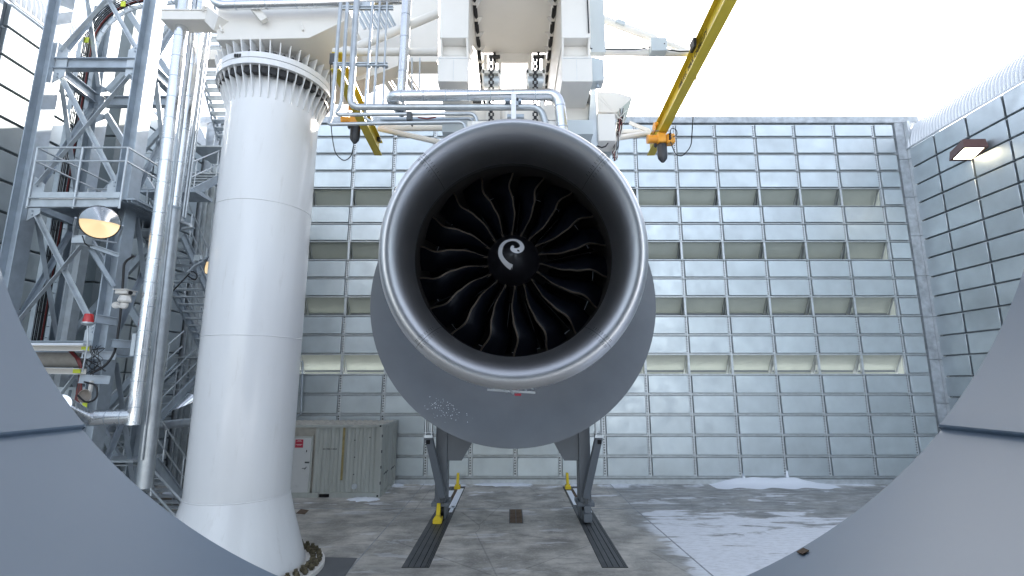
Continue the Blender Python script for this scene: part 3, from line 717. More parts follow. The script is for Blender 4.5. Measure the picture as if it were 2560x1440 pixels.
for k in range(34):
    rr = random.random; c0 = (1540+rr()*22, 268+rr()*40); c3 = (1532+rr()*12, 380+rr()*22)
    pts = [P(c0[0], c0[1], 9.8+rr()*.3)]+[P(1544+rr()*14-(j*5), 300+j*24+rr()*20, 9.75+rr()*.35) for j in range(4)]+[P(c3[0], c3[1], 9.9)]
    b = MB(); b.tube(pts, .006+.006*rr(), 5, br=.2, seg=4); b.build('loom_cable', random.choice([WHITE2, WHITE2, CABLE, STEEL2, REDC]) if k % 6 else CABLE, t)
for x0, y0, x1, y1 in ((1490, 238, 1556, 300), (1500, 236, 1548, 296), (1535, 300, 1566, 276)):
    b = MB(); b.tube([P(x0, y0, 9.9), P((x0+x1)/2+2, (y0+y1)/2+3, 9.8), P(x1, y1, 9.8)], .007, 5); b.build('loose_wire', WHITE2, t)

# ---------------------------------------------------------------- outrigger tubes
def orig(name, lab, tubes, plates):
    t = thing(name, lab, 'outrigger', P(*tubes[0][0]))
    for a, c, r in tubes:
        b = MB(); b.cyl(P(*a), P(*c), r, 14); b.build('tube', WHITE2, t)
    for pts, Y in plates:
        b = MB(); b.prism(*ppoly(pts, Y, .03)); b.build('end_plate', WHITE2, t)
    return t
orig('outrigger', 'white tube outrigger on the left between the frame leg and the yellow beam, upper', [((1094, 34, 10.1), (896, 116, 10.1), .095), ((1094, 130, 10.1), (834, 130, 10.1), .085)], [([(890, 122), (862, 112), (830, 134), (850, 138)], 10.05)])
orig('outrigger', 'white tube outrigger on the left, lower one ending at the beam tip', [((1175, 320, 13.5), (948, 321, 13.5), .085), ((1150, 367, 12.6), (948, 322, 13.5), .075)], [([(944, 322), (975, 305), (992, 312), (952, 330)], 13.45)])
orig('outrigger', 'white tube outrigger on the right carrying the grey junction box', [((1474, 36, 10.0), (1640, 98, 10.0), .085), ((1474, 129, 10.0), (1728, 133, 10.0), .08), ((1638, 98, 10.0), (1690, 118, 10.0), .06)], [([(1680, 104), (1728, 126), (1728, 130), (1676, 116)], 9.95)])
orig('outrigger', 'white tube outrigger on the right, lower one ending at the orange hoist', [((1480, 330, 13.5), (1624, 331, 13.5), .085), ((1500, 352, 12.8), (1622, 333, 13.5), .075)], [([(1575, 302), (1625, 322), (1620, 330), (1572, 310)], 13.4)])
for x, y in ((1550, 57), (1588, 130)):
    pass
b = MB(); b.beam(P(1540, 54, 9.93), P(1562, 62, 9.93), .1, .1); tag(b.build('tube_clamp', BOXG), 'small grey clamp sleeve on the sloping right outrigger tube', 'clamp')
# cable along the right tube
b = MB(); b.tube([P(1468, -10, 8.75), P(1472, 80, 8.75), P(1475, 122, 9.7), P(1540, 124, 9.86), P(1590, 124, 9.86), P(1628, 117, 9.86)], .014, 6, br=.08); tag(b.build('power_cable', CABLE), 'black cable running down the right frame leg and along the tube to the grey box', 'cable')
b = MB(); b.tube([P(1668, 124, 9.86), P(1700, 129, 9.86), P(1724, 128, 9.86)], .014, 6); tag(b.build('power_cable', CABLE), 'short black cable between the grey junction box and the yellow beam', 'cable')

# ---------------------------------------------------------------- yellow crane beams and hoists
def text(s_, org, xd, yd, size, m, parent, name='lettering', ext=.002):
    cu = bpy.data.curves.new(name, 'FONT'); cu.body = s_; cu.size = size; cu.extrude = ext
    ob = bpy.data.objects.new('tmp', cu); me = bpy.data.meshes.new_from_object(ob); bpy.data.objects.remove(ob)
    xd = V(xd).normalized(); yd = (V(yd)-xd*V(yd).dot(xd)).normalized(); zd = xd.cross(yd)
    M_ = Matrix((xd, yd, zd)).transposed().to_4x4(); M_.translation = V(org)-(ORG[parent.name] if parent else V((0, 0, 0)))
    me.transform(M_); me.materials.clear(); me.materials.append(m)
    o = bpy.data.objects.new(name, me); o.parent = parent; COL.objects.link(o); return o
def crane(lab, a, c):
    a, c = V(a), V(c); t = thing('crane_beam', lab, 'crane beam', a, 'yellow overhead crane beams')
    b = MB(); b.ibeam(a, c, .22, .42, t=.028); b.build('beam', YEL, t)
    d = (c-a).normalized()
    b = MB(); b.box(c-d*.35+V((.08, 0, .12)), (.09, .12, .1)); b.build('end_stop', CABLE, t)
    return t
cr_ = crane('yellow crane beam crossing the white sky on the right with black capacity lettering', (3.66, 3.8, 10.85), (4.08, 13.9, 10.85))
cl_ = crane('yellow crane beam on the left behind the pipes and beside the column', (-3.76, 9.75, 10.85), (-3.93, 13.9, 10.85))
b = MB(); b.box((3.74, 9.35, 10.93), (.06, .22, .2)); b.build('splice_plate', CABLE, cr_)
b = MB(); b.box((-3.80, 9.70, 10.86), (.16, .05, .24)); b.build('end_plate', TRACK, cl_)
bd = (V((4.08, 13.9, 0))-V((3.66, 3.8, 0))).normalized()
def onweb(Y): return V((3.66+(Y-3.8)*.0416-.020, Y, 10.86))
text('1000 KG.  MAX. CAPACITY', onweb(10.9), (-bd.x, -bd.y, 0), (0, 0, 1), .17, CABLE, cr_)
def hoist(lab, p, mirror=1, cab=None):
    t = thing('chain_hoist', lab, 'hoist', p, 'orange electric chain hoists'); p = V(p); m = mirror
    for dx in (-.15, .15):
        b = MB(); b.prism([p+V((dx, -.12, .22)), p+V((dx, .12, .22)), p+V((dx, .13, .42)), p+V((dx, 0, .48)), p+V((dx, -.13, .42))], (.02 if dx > 0 else -.02, 0, 0)); b.build('trolley_plate', ORA, t)
        for dy in (-.08, .08):
            b = MB(); b.cyl(p+V((dx, dy, .40)), p+V((dx*.55, dy, .40)), .05, 14); b.build('trolley_wheel', ORA, t)
    b = MB(); b.cyl(p+V((-.24, 0, .24)), p+V((.26, 0, .24)), .018, 8); b.build('trolley_pin', STEEL, t)
    b = MB(); b.box(p+V((-.02, 0, .16)), (.05, .05, .14)); b.tube([p+V((-.02, 0, .22)), p+V((.03, 0, .17)), p+V((0, 0, .1))], .022, 8); b.build('hook', ORA, t)
    b = MB(); b.cyl(p+V((-.34*m, 0, 0)), p+V((-.05*m, 0, 0)), .105, 16); b.build('motor', ORA, t)
    for k in range(5):
        b = MB(); b.cyl(p+V(((-.12-.035*k)*m, 0, 0)), p+V(((-.132-.035*k)*m, 0, 0)), .115, 16); b.build('cooling_fin', ORA, t)
    b = MB(); b.cyl(p+V((-.36*m, 0, 0)), p+V((-.30*m, 0, 0)), .12, 16); b.build('motor_cap', ORA, t)
    b = MB(); b.box(p, (.24, .28, .28)); b.build('gearbox', ORA, t, bev=.03)
    b = MB(); b.box(p+V((.24*m, 0, -.02)), (.22, .26, .27)); b.build('control_box', ORA, t, bev=.03)
    b = MB()
    for dz in (-.06, .0, .07): b.cyl(p+V((.2*m, -.13, dz)), p+V((.2*m, -.19, dz)), .03, 8)
    b.build('cable_gland', CABLE, t)
    b = MB(); b.tube([p+V((.2*m, -.16, .06)), p+V((.22*m, -.22, .22)), p+V((.36*m, -.22, .16)), p+V((.38*m, -.2, .02)), p+V((.26*m, -.2, -.04))], .012, 6, br=.08); b.build('jumper_cable', CABLE, t)
    b = MB(); b.lathe([(0, -.13), (.11, -.14), (.135, -.2), (.135, -.46), (.12, -.56), (.04, -.66), (0, -.66)], lambda q: p+V((.02*m+q[0], q[1]*.8, q[2])), 9); b.build('chain_bag', BAG, t)
    b = MB(); b.box(p+V((-.15*m, 0, -.17)), (.07, .07, .07)); b.cyl(p+V((-.15*m, 0, -.24)), p+V((-.15*m, 0, -.17)), .02, 8); b.cyl(p+V((-.1*m, 0, -.15)), p+V((.0, 0, -.16)), .015, 6); b.build('limit_switch', CABLE, t)
    if cab:
        b = MB(); b.tube(cab, .013, 6, br=.35, seg=8); b.build('supply_cable', CABLE, t)
    return t
hp = P(1652, 348, 12.55)
hoist('orange chain hoist with black bag at the end of the right yellow beam', hp, 1, [P(1676, 354, 12.4), P(1688, 385, 12.4), P(1704, 392, 12.4), P(1728, 368, 12.2), P(1732, 300, 11.8), P(1741, 178, 10.2)])
hp2 = P(888, 302, 12.6)
hoist('orange chain hoist with black bag under the left yellow beam, partly behind the pipes', hp2, 1, [P(884, 364, 12.4), P(878, 392, 12.4), P(860, 404, 12.4), P(838, 385, 12.3), P(828, 330, 12.2), P(826, 150, 11.2)])

# ================================================================ pipework above the engine
def bands(mb, pts, r, step=.5, m=None):
    for a, c in zip(pts, pts[1:]):
        a, c = V(a), V(c); L = (c-a).length; d = (c-a)/L; k = step*.6
        while k < L-.1:
            mb.cyl(a+d*k, a+d*(k+.012), r+.004, 16); k += step
def pipe(name, lab, pts, r, m, group=None, br=.15, band=0, n=14):
    pts = [P(*p) if len(p) == 3 else V(p) for p in pts]
    t = thing(name, lab, 'pipe', min(pts, key=lambda p: p.z), group)
    b = MB(); b.tube(pts, r, n, br=br, seg=8); b.build('pipe_run', m, t)
    if band:
        b = MB(); bands(b, pts, r, band); o = b.build('cladding_bands', STEEL, t); stuff(o)
    return t
pipe('insulated_pipe', 'thick shiny clad pipe running level above the engine, bending down at its right end', [(1004, 280, 9.6), (972, 240, 8.75), (1396, 236, 8.6), (1412, 375, 8.6)], .105, CLAD, br=.22, band=.42, n=20)
pipe('insulated_pipe', 'vertical shiny clad pipe rising beside the warm-tinted girder plate above the engine left shoulder', [(1000, 276, 9.9), (1010, 130, 9.9), (1019, -40, 9.9)], .105, CLAD, br=0, band=.55, n=20)
pipe('insulated_pipe', 'long shiny clad pipe lying along the top of the white girder', [(520, -30, 10.35), (545, 14, 10.3), (800, 8, 10.3), (1024, -2, 10.3)], .105, CLAD, br=.2, band=.7, n=20)
pipe('steel_pipe', 'thickest grey bare pipe coming down and bending level above the engine', [(893, -10, 8.9), (875, 268, 8.9), (1352, 268, 8.7), (1376, 350, 8.7)], .062, PIPE, br=.2)
pipe('steel_pipe', 'grey bare pipe with a kinked left corner below the thickest bare pipe', [(869, 8, 8.75), (853, 262, 8.75), (837, 287, 8.7), (1188, 284, 8.6), (1203, 350, 8.6)], .034, PIPE, br=.12)
pipe('steel_pipe', 'lowest grey bare pipe with kinked left corner crossing in front of the orange hoist', [(852, 8, 8.6), (828, 296, 8.6), (820, 311, 8.55), (1160, 305, 8.5), (1176, 370, 8.5)], .034, PIPE, br=.1)
pipe('steel_pipe', 'short grey pipe with a curl, ending above the left yellow beam', [(918, 255, 9.0), (911, 296, 9.0), (930, 305, 9.0), (1180, 296, 8.8), (1192, 350, 8.8)], .03, PIPE, br=.1)
pipe('steel_pipe', 'dark thin pipe tucked between the level pipes left of the engine top', [(951, 299, 8.9), (1185, 297, 8.8)], .022, STEEL, br=0)
for x0, x1, r, lab in ((932, 913, .028, 'left one of three straight upright tubes left of the engine top'), (950, 934, .026, 'middle one of three straight upright tubes left of the engine top'), (968, 957, .020, 'right one of three straight upright tubes left of the engine top')):
    pipe('upright_tube', lab, [(x0, 5, 8.9), (x1, 266, 8.9)], r, PIPE, 'upright tubes above the engine left shoulder', 0)
t = thing('pipe_support', 'galvanised strut channel clamping the upright tubes half way down', 'pipe support', P(900, 165, 9.0))
b = MB(); b.channel(P(834, 163, 8.98), P(970, 163, 8.98), .05, .07); b.build('channel', STEEL2, t)
for x in (859, 842, 882, 921, 940, 963):
    b = MB(); b.cyl(P(x, 166, 8.9)+V((0, 0, -.012)), P(x, 166, 8.9)+V((0, 0, .012)), .06, 12); b.build('clamp', STEEL2, t)
t = thing('pipe_support', 'galvanised strut channel holding the upright tubes at the very top of the picture', 'pipe support', P(915, 22, 9.0))
b = MB(); b.channel(P(850, 22, 8.98), P(984, 22, 8.98), .05, .08); b.box(P(910, 15, 9.05), (.3, .1, .12)); b.build('channel', STEEL2, t)
t = thing('pipe_clamp', 'dark clamp block gripping the level pipes left of the engine', 'clamp', P(1024, 300, 8.6))
b = MB(); b.box(P(1024, 293, 8.62), (.09, .12, .16)); b.prism([P(1018, 300, 8.6), P(1036, 302, 8.6), P(1030, 316, 8.6)], (0, .03, 0)); b.build('block', TRACK, t)
b = MB(); b.tube([P(1045, 294, 8.55), P(1068, 297, 8.55), P(1090, 293, 8.55)], .012, 6); tag(b.build('red_lead', REDC), 'short red lead strapped to the level pipes', 'lead')

# ================================================================ shipping container
CXR, CYF, CHH, CL, CWD = -4.78, 19.33, 2.56, 6.06, 2.44
sc = thing('shipping_container', 'grey beige steel container with white door and red sign standing behind the column', 'container', (CXR-CL/2, CYF+CWD/2, 0))
def corr(x0, x1, y, z0, z1, n, amp, axis=0):
    m = MB(); pts = []
    for i in range(n):
        a = x0+(x1-x0)*i/n; w = (x1-x0)/n
        pts += [(a, 0), (a+w*.32, 0), (a+w*.5, amp), (a+w*.82, amp)]
    pts.append((x1, 0)); vs = []
    for a, d in pts:
        for z in (z0, z1):
            vs.append((a, y+d, z) if axis == 0 else (y-d, a, z))
    m.add(vs, [(2*i, 2*i+2, 2*i+3, 2*i+1) for i in range(len(pts)-1)]); return m
corr(CXR-2.45, CXR-.1, CYF+.02, .17, CHH-.1, 8, .055).build('front_sheet', BEIGE, sc)
corr(CXR-CL, CXR-3.42, CYF+.02, .17, CHH-.1, 9, .035).build('front_sheet', BEIGE, sc)
corr(CYF+.1, CYF+CWD-.1, CXR-.03, .17, CHH-.1, 8, .03, 1).build('end_sheet', BEIGE, sc)
b = MB(); b.bb((CXR-CL, CYF+.12, .05), (CXR-.1, CYF+CWD, CHH-.1)); b.build('inner_box', BEIGE2, sc)
b = MB(); b.bb((CXR-CL, CYF, 0), (CXR-2.22, CYF+.08, .165)); b.bb((CXR-1.82, CYF, 0), (CXR-.14, CYF+.08, .165)); b.bb((CXR-2.22, CYF, .13), (CXR-1.82, CYF+.08, .165)); b.bb((CXR-.08, CYF+.14, 0), (CXR, CYF+CWD-.14, .16)); b.build('bottom_rail', BEIGE, sc)
b = MB(); b.bb((CXR-2.2, CYF+.05, .01), (CXR-1.84, CYF+.1, .128)); b.build('fork_pocket', HOLE, sc)
b = MB(); b.bb((CXR-CL, CYF, CHH-.11), (CXR-.14, CYF+.06, CHH-.02)); b.bb((CXR-.06, CYF+.14, CHH-.11), (CXR, CYF+CWD-.14, CHH-.02)); b.build('top_rail', BEIGE, sc)
for y in (CYF, CYF+CWD-.14):
    b = MB(); b.bb((CXR-.14, y, .12), (CXR+.0, y+.14, CHH-.12)); b.build('corner_post', BEIGE, sc)
    for z in (0, CHH-.12):
        b = MB(); b.bb((CXR-.17, y-.005, z), (CXR+.005, y+.165, z+.12)); cc = b.build('corner_casting', BEIGE, sc)
        b = MB(); b.bb((CXR-.11, y-.012, z+.035), (CXR-.05, y, z+.09)); b.build('casting_hole', HOLE, cc)
# roof in ridges
rf = MB(); n = 26
for i in range(n):
    x0 = CXR-CL+(CL-.1)*i/n; w = (CL-.1)/n
    rf.prism([(x0, CYF+.08, CHH-.04), (x0+w*.5, CYF+.08, CHH-.04), (x0+w*.6, CYF+.08, CHH-.005), (x0+w*.9, CYF+.08, CHH-.005), (x0+w, CYF+.08, CHH-.04)], (0, CWD-.1, 0))
stuff(rf.build('roof_ridges', BEIGE2, sc)); b = MB(); b.bb((CXR-CL, CYF+.06, CHH-.1), (CXR-.02, CYF+CWD, CHH-.035)); b.build('roof', BEIGE2, sc)
DX = CXR-2.55
b = MB(); b.bb((DX-.95, CYF-.005, .17), (DX+.02, CYF+.03, 2.13)); b.build('door_frame', BEIGE, sc)
b = MB(); b.bb((DX-.9, CYF-.03, .18), (DX-.05, CYF+.01, 2.06)); dr = b.build('door', mat('door_paint', (.56, .57, .57), .5, dirt=.2), sc, bev=.006)
b = MB(); b.bb((DX-.62, CYF-.04, 1.74), (DX-.33, CYF-.031, 2.03)); b.build('red_sign', SIGNR, dr)
b = MB()
for k, (z, w) in enumerate(((1.985, .12), (1.965, .2), (1.85, .24), (1.83, .16))): b.bb((DX-.475-w/2, CYF-.043, z), (DX-.475+w/2, CYF-.04, z+.008))
b.build('sign_lettering', WHITE2, dr)
b = MB(); b.bb((DX-.22, CYF-.045, 1.2), (DX-.055, CYF-.03, 1.25)); b.build('hasp', TRACK, dr)
b = MB(); b.bb((DX-.2, CYF-.035, 1.58), (DX-.17, CYF-.03, 1.66)); b.build('keyhole', HOLE, dr)
b = MB(); b.beam((DX-.3, CYF-.06, 1.02), (DX-.16, CYF-.06, 1.03), .02, .02); b.beam((DX-.2, CYF-.06, .98), (DX-.15, CYF-.04, 1.08), .02, .02); b.build('handle', TRACK, dr)
text('4011988-218030', (CXR-2.17, CYF+.014, 1.66), (1, 0, 0), (0, 0, 1), .078, CABLE, sc, 'unit_number')
b = MB(); b.bb((CXR-1.46, CYF+.012, .6), (CXR-1.38, CYF+.018, CHH-.11)); b.build('rust_streak', RUST, sc)
b = MB(); b.lathe([(0, -.03), (.07, -.03), (.075, -.02), (.095, -.04), (.1, 0), (.1, .03)], lambda p: V((CXR-.93+p[0], CYF+.01+p[2], .39+p[1])), 20); b.build('vent_cap', STEEL2, sc)
for x, z in ((CXR-.98, 1.4), (CXR-.98, .8), (CXR-.45, 2.1), (CXR-1.0, 2.0)):
    b = MB(); b.box((x, CYF+.005, z), (.04, .03, .04)); b.build('stud', TRACK, sc)
for k in range(4):
    b = MB(); b.bb((CXR-.02, CYF-.01, .45+.55*k), (CXR+.015, CYF+.06, .55+.55*k)); b.build('hinge', TRACK, sc)
for k in range(2):
    for j in range(2):
        y = CYF+.5+.55*k*2+.3*j
        b = MB(); b.cyl((CXR+.03, y, .1), (CXR+.03, y, CHH-.1), .018, 8); lb = b.build('locking_bar', BEIGE, sc)
        b = MB(); b.beam((CXR+.04, y-.15, .75), (CXR+.05, y+.1, .8), .02, .03); b.build('bar_handle', TRACK, lb)

# hand rail bracket on the wall by the container
b = MB(); b.tube([P(727, 901, 21.6), P(757, 904, 21.6), P(752, 1036, 21.6), P(736, 1040, 21.6)], .035, 8, br=.08); tag(b.build('guard_hoop', STEEL), 'bent steel tube hoop on the back wall just above the container', 'hoop')
# snow drift against the back wall
m = MB(); nx = 60; vs = []
x0, x1 = P(1770, 1200, 21.8).x, P(2075, 1200, 21.8).x
for i in range(nx+1):
    t_ = i/nx; x = x0+(x1-x0)*t_; q_ = max(0, min(1, t_*4, (1-t_)*3)); h = .26*(q_*q_*(3-2*q_))*(.9+.08*math.sin(i*.33)+.03*math.sin(i*.9))+.006
    for (dy, f) in ((0, 1), (-.14, .9), (-.3, .5), (-.55, .15), (-.95-.15*math.sin(i*.4), 0)):
        vs.append((x, YW-.12+dy, h*f+.004))
m.add(vs, [(i*5+k, i*5+k+1, (i+1)*5+k+1, (i+1)*5+k) for i in range(nx) for k in range(4)], True)
o = m.build('snow_drift', SNOW); stuff(o)
for x, h in ((P(1862, 1190, 21.8).x, .38), (P(1972, 1190, 21.8).x, .5)):
    b = MB(); b.prism([(x-.07, YW-.1, .1), (x+.08, YW-.1, .1), (x+.05, YW-.09, h), (x-.03, YW-.09, h+.03)], (0, .07, 0)); stuff(b.build('snow_clump', SNOW))
for x0, y0, x1, y1 in ((870, 1246, 950, 1252), (955, 1211, 1010, 1217), (1190, 1210, 1330, 1214)):
    m = MB(); n = 24; top = []; c0 = G((x0+x1)/2, (y0+y1)/2); w = abs(G(x1, y1).x-G(x0, y1).x)/2; d = .32
    ring = [V((c0.x+w*math.cos(2*PI*k/n)*(1+.2*math.sin(3*k)), c0.y+d*math.sin(2*PI*k/n)*(1+.3*math.sin(2.3*k)), .002)) for k in range(n)]
    m.add([c0+V((0, 0, .05))]+[c0+(p-c0)*.6+V((0, 0, .045)) for p in ring]+ring, [(0, 1+k, 1+(k+1) % n) for k in range(n)]+[(1+k, 1+n+k, 1+n+(k+1) % n, 1+(k+1) % n) for k in range(n)], True)
    stuff(m.build('snow_patch', SNOW))

# ================================================================ wall lamp on the right wall
lp = P(2418, 378, 18.6)
t = thing('wall_floodlight', 'lit brown box floodlight on an arm from the right panel wall', 'wall light', lp)
M3 = Matrix.Rotation(R(-6), 3, 'X') @ Matrix.Rotation(R(8), 3, 'Y') @ Matrix.Rotation(R(-14), 3, 'Z')
def lb(pts): return [lp+M3 @ V(p) for p in pts]
b = MB(); q = lb([(-.40, -.55, -.16), (.40, -.55, -.16), (.40, .45, -.16), (-.40, .45, -.16), (-.36, -.5, .22), (.36, -.5, .22), (.36, .42, .22), (-.36, .42, .22)])
b.add(q, [(4, 5, 6, 7), (0, 1, 5, 4), (1, 2, 6, 5), (2, 3, 7, 6), (3, 0, 4, 7)]); b.build('housing', BROWN, t)
b = MB(); b.add(lb([(-.32, -.46, -.13), (.32, -.46, -.13), (.32, .36, -.13), (-.32, .36, -.13)]), [(0, 1, 2, 3)]); b.build('lit_glass', LAMPE, t)
b = MB(); b.add(lb([(-.4, -.55, -.16), (.4, -.55, -.16), (.4, .45, -.16), (-.4, .45, -.16), (-.32, -.46, -.15), (.32, -.46, -.15), (.32, .36, -.15), (-.32, .36, -.15)]), [(0, 1, 5, 4), (1, 2, 6, 5), (2, 3, 7, 6), (3, 0, 4, 7)]); b.build('lens_frame', BROWN, t)
b = MB(); b.cyl(lp+V((.35, 0, -.1)), V((XR, lp.y+.02, lp.z-.1)), .04, 10); b.build('arm', STEEL2, t)

# ================================================================ steel tower on the left
TY, TB = 12.0, 13.8
LX = {('f', 'l'): -12.15, ('f', 'r'): -9.62, ('b', 'l'): -12.3, ('b', 'r'): -9.75}
tw = thing('steel_tower', 'tall galvanised lattice tower of four columns and cross braces on the left', 'tower', (-10.9, 12.9, 0))
for (fb, lr), x in LX.items():
    y = TY if fb == 'f' else TB
    b = MB(); b.ibeam((x, y, 0), (x, y, 18), .38, .34, (1, 0, 0), t=.03); lg = b.build('leg', STEEL, tw)
xl, xr = -12.15, -9.62
ZL = [1.2, 4.9, 8.55, 12.3, 16.0]
for z in ZL:
    for y, d in ((TY, 'f'), (TB, 'b')):
        b = MB(); b.ibeam((LX[(d, 'l')]+.18, y, z), (LX[(d, 'r')]-.18, y, z), .2, .30, t=.022); b.build('cross_beam', STEEL, tw)
    for lr in 'lr':
        x = LX[('f', lr)]
        b = MB(); b.ibeam((x, TY+.18, z), (LX[('b', lr)], TB-.18, z), .2, .30, t=.022); b.build('side_beam', STEEL, tw)
    for lr, sg in (('l', 1), ('r', -1)):
        x = LX[('f', lr)]+sg*.18
        b = MB(); b.prism([(x, TY-.05, z-.55), (x+sg*.30, TY-.05, z-.35), (x+sg*.30, TY-.05, z+.4), (x, TY-.05, z+.62)], (0, .02, 0)); gp = b.build('gusset', STEEL2, tw)
        b = MB()
        for dz in (-.4, -.3, .35, .45): b.cyl((x+sg*.12, TY-.08, z+dz), (x+sg*.12, TY-.05, z+dz), .022, 6)
        stuff(b.build('bolt_heads', STEEL, gp))
for z0, z1 in zip(ZL, ZL[1:]):
    za, zb = z0+.35, z1-.35
    b = MB(); b.angle((xl+.3, TY-.03, za), (xr-.3, TY-.03, zb), .11, .09); b.build('brace', STEEL2, tw)
    b = MB(); b.angle((xl+.3, TY+.05, zb), (xr-.3, TY+.05, za), .11, .09); b.build('brace', STEEL2, tw)
    for lr in 'lr':
        x = LX[('f', lr)]
        b = MB(); b.angle((x, TY+.25, za), (LX[('b', lr)], TB-.25, zb), .12, .10); b.build('side_brace', STEEL, tw)
        b = MB(); b.angle((x+.06, TY+.25, zb), (LX[('b', lr)]+.06, TB-.25, za), .12, .10); b.build('side_brace', STEEL, tw)
    b = MB(); b.beam((-12.1, TB, za), (-9.95, TB, zb), .16, .10, (0, 1, 0)); b.build('rear_brace', STEEL, tw)
    b = MB(); b.beam((-12.1, TB+.1, zb), (-9.95, TB+.1, za), .16, .10, (0, 1, 0)); b.build('rear_brace', STEEL, tw)
# dull sheet-metal riser behind the tower
t = thing('riser_cabinet', 'tall dark grey sheet metal riser duct standing between the tower and the left wall', 'riser duct', (-13.2, 14.6, 0))
for k in range(7):
    for i in range(2):
        b = MB(); b.bb((-13.6+.72*i, 14.5, .1+2.3*k), (-12.93+.72*i, 14.9, 2.35+2.3*k)); b.build('cover_panel', mat('riser_grey', (.17, .20, .215), .5, .3) if k == 0 and i == 0 else bpy.data.materials['riser_grey'], t, bev=.01)
# cable ladder, curving over to the right at the top
def sweep_ladder(pts, w, t, side=V((0, 1, 0))):
    pts = [V(p) for p in pts]
    for sd_ in (-w/2, w/2):
        b = MB()
        for a, c in zip(pts, pts[1:]): b.beam(a+side*sd_, c+side*sd_, .12, .03, side)
        b.build('side_rail', STEEL2, t)
    acc = 0; last = pts[0]
    L = [pts[0]]
    for a, c in zip(pts, pts[1:]):
        d = (c-a).length; n = max(1, int(d/.3))
        for k in range(n):
            p = a+(c-a)*(k+.5)/n; b = MB(); b.cyl(p-side*w/2, p+side*w/2, .014, 6); b.build('rung', STEEL2, t)
    for k in range(7):
        o_ = side*(-w/2+.05+k*(w-.1)/8); off = V((.03+.015*random.random(), 0, .02))
        b = MB(); b.tube([p+o_+off+V((random.uniform(-.008, .008), 0, 0)) for p in pts], .012+.01*random.random(), 6); b.build('cable', REDC if k == 5 else CABLE, t)
t = thing('cable_ladder', 'curved cable ladder full of black cables rising inside the tower, turning right', 'cable ladder', (-12.4, 13.2, 0))
lad = [V((-12.35, 13.2, z)) for z in (0.2, 3, 6, 9, 12, 13.6)]
for k in range(1, 9):
    a = PI/2*k/8; lad.append(V((-12.35+1.5*(1-math.cos(a)), 13.2-.2*k/8, 13.6+1.5*math.sin(a))))
lad += [V((-10.2, 12.95, 15.15)), V((-9.0, 12.9, 15.2))]
sweep_ladder(lad, .5, t)
for p in (P(216, 100, 13.0), P(308, 10, 12.9)):
    b = MB(); b.box(p, (.12, .03, .16)); b.build('yellow_tag', TAGY, t)
# platform with railing
pf = thing('tower_platform', 'steel grating platform with hand rail on the front of the left tower', 'platform', (-10.9, 11.6, 8.5))
zp = P(180, 508, 11.35).z
x0, x1 = P(76, 508, 11.35).x, P(302, 508, 11.35).x
b = MB(); b.channel((x0, 11.35, zp), (x1, 11.35, zp), .1, .24); b.build('edge_beam', STEEL2, pf)
b = MB(); b.bb((x0, 11.38, zp+.1), (x1+.3, 13.7, zp+.13)); gr = b.build('deck', STEEL, pf)
for k in range(24):
    b = MB(); x = x0+(x1+.2-x0)*k/23; b.bb((x, 11.4, zp+.04), (x+.012, 13.7, zp+.098)); b.build('grating_bar', STEEL, gr)
b = MB(); b.bb((x0, 11.33, zp+.14), (x1, 11.345, zp+.27)); b.build('toe_board', STEEL2, pf)
b = MB(); b.cyl((x0+.25, 11.3, zp+.1), (x1-.3, 11.3, zp+.1), .02, 8); b.build('strip_light', WHITE, pf)
zt, zm_ = P(180, 369, 11.3).z, P(180, 403, 11.3).z
xs_ = [x0-.02, (x0+x1)/2, x1+.02]
for x in xs_:
    b = MB(); b.cyl((x, 11.3, zp-.15), (x, 11.3, zt), .026, 10); b.build('rail_post', STEEL2, pf)
for z in (zt, zm_):
    b = MB(); b.cyl((xs_[0], 11.3, z), (xs_[2], 11.3, z), .024, 10); b.build('hand_rail', STEEL2, pf)
    for x in (xs_[0], xs_[2]):
        b = MB(); b.cyl((x, 11.3, z), (x, 13.6, z), .022, 10); b.build('side_rail', STEEL2, pf)
# right-hand landing between tower and pipes
t = thing('side_landing', 'small grating landing with rails between the tower and the clad pipes', 'landing', P(420, 490, 13.6))
a = P(345, 480, 13.2); c = P(470, 480, 13.2)
b = MB(); b.bb((a.x, 13.2, a.z), (c.x+.2, 14.0, a.z+.1)); b.build('deck', STEEL, t)
for z in (.45, 1.0, 1.15):
    b = MB(); b.cyl((a.x, 13.2, a.z+z), (c.x, 13.2, a.z+z), .022, 8); b.build('hand_rail', STEEL2, t)
for x in (a.x, (a.x+c.x)/2, c.x):
    b = MB(); b.cyl((x, 13.2, a.z), (x, 13.2, a.z+1.15), .024, 8); b.build('rail_post', STEEL2, t)
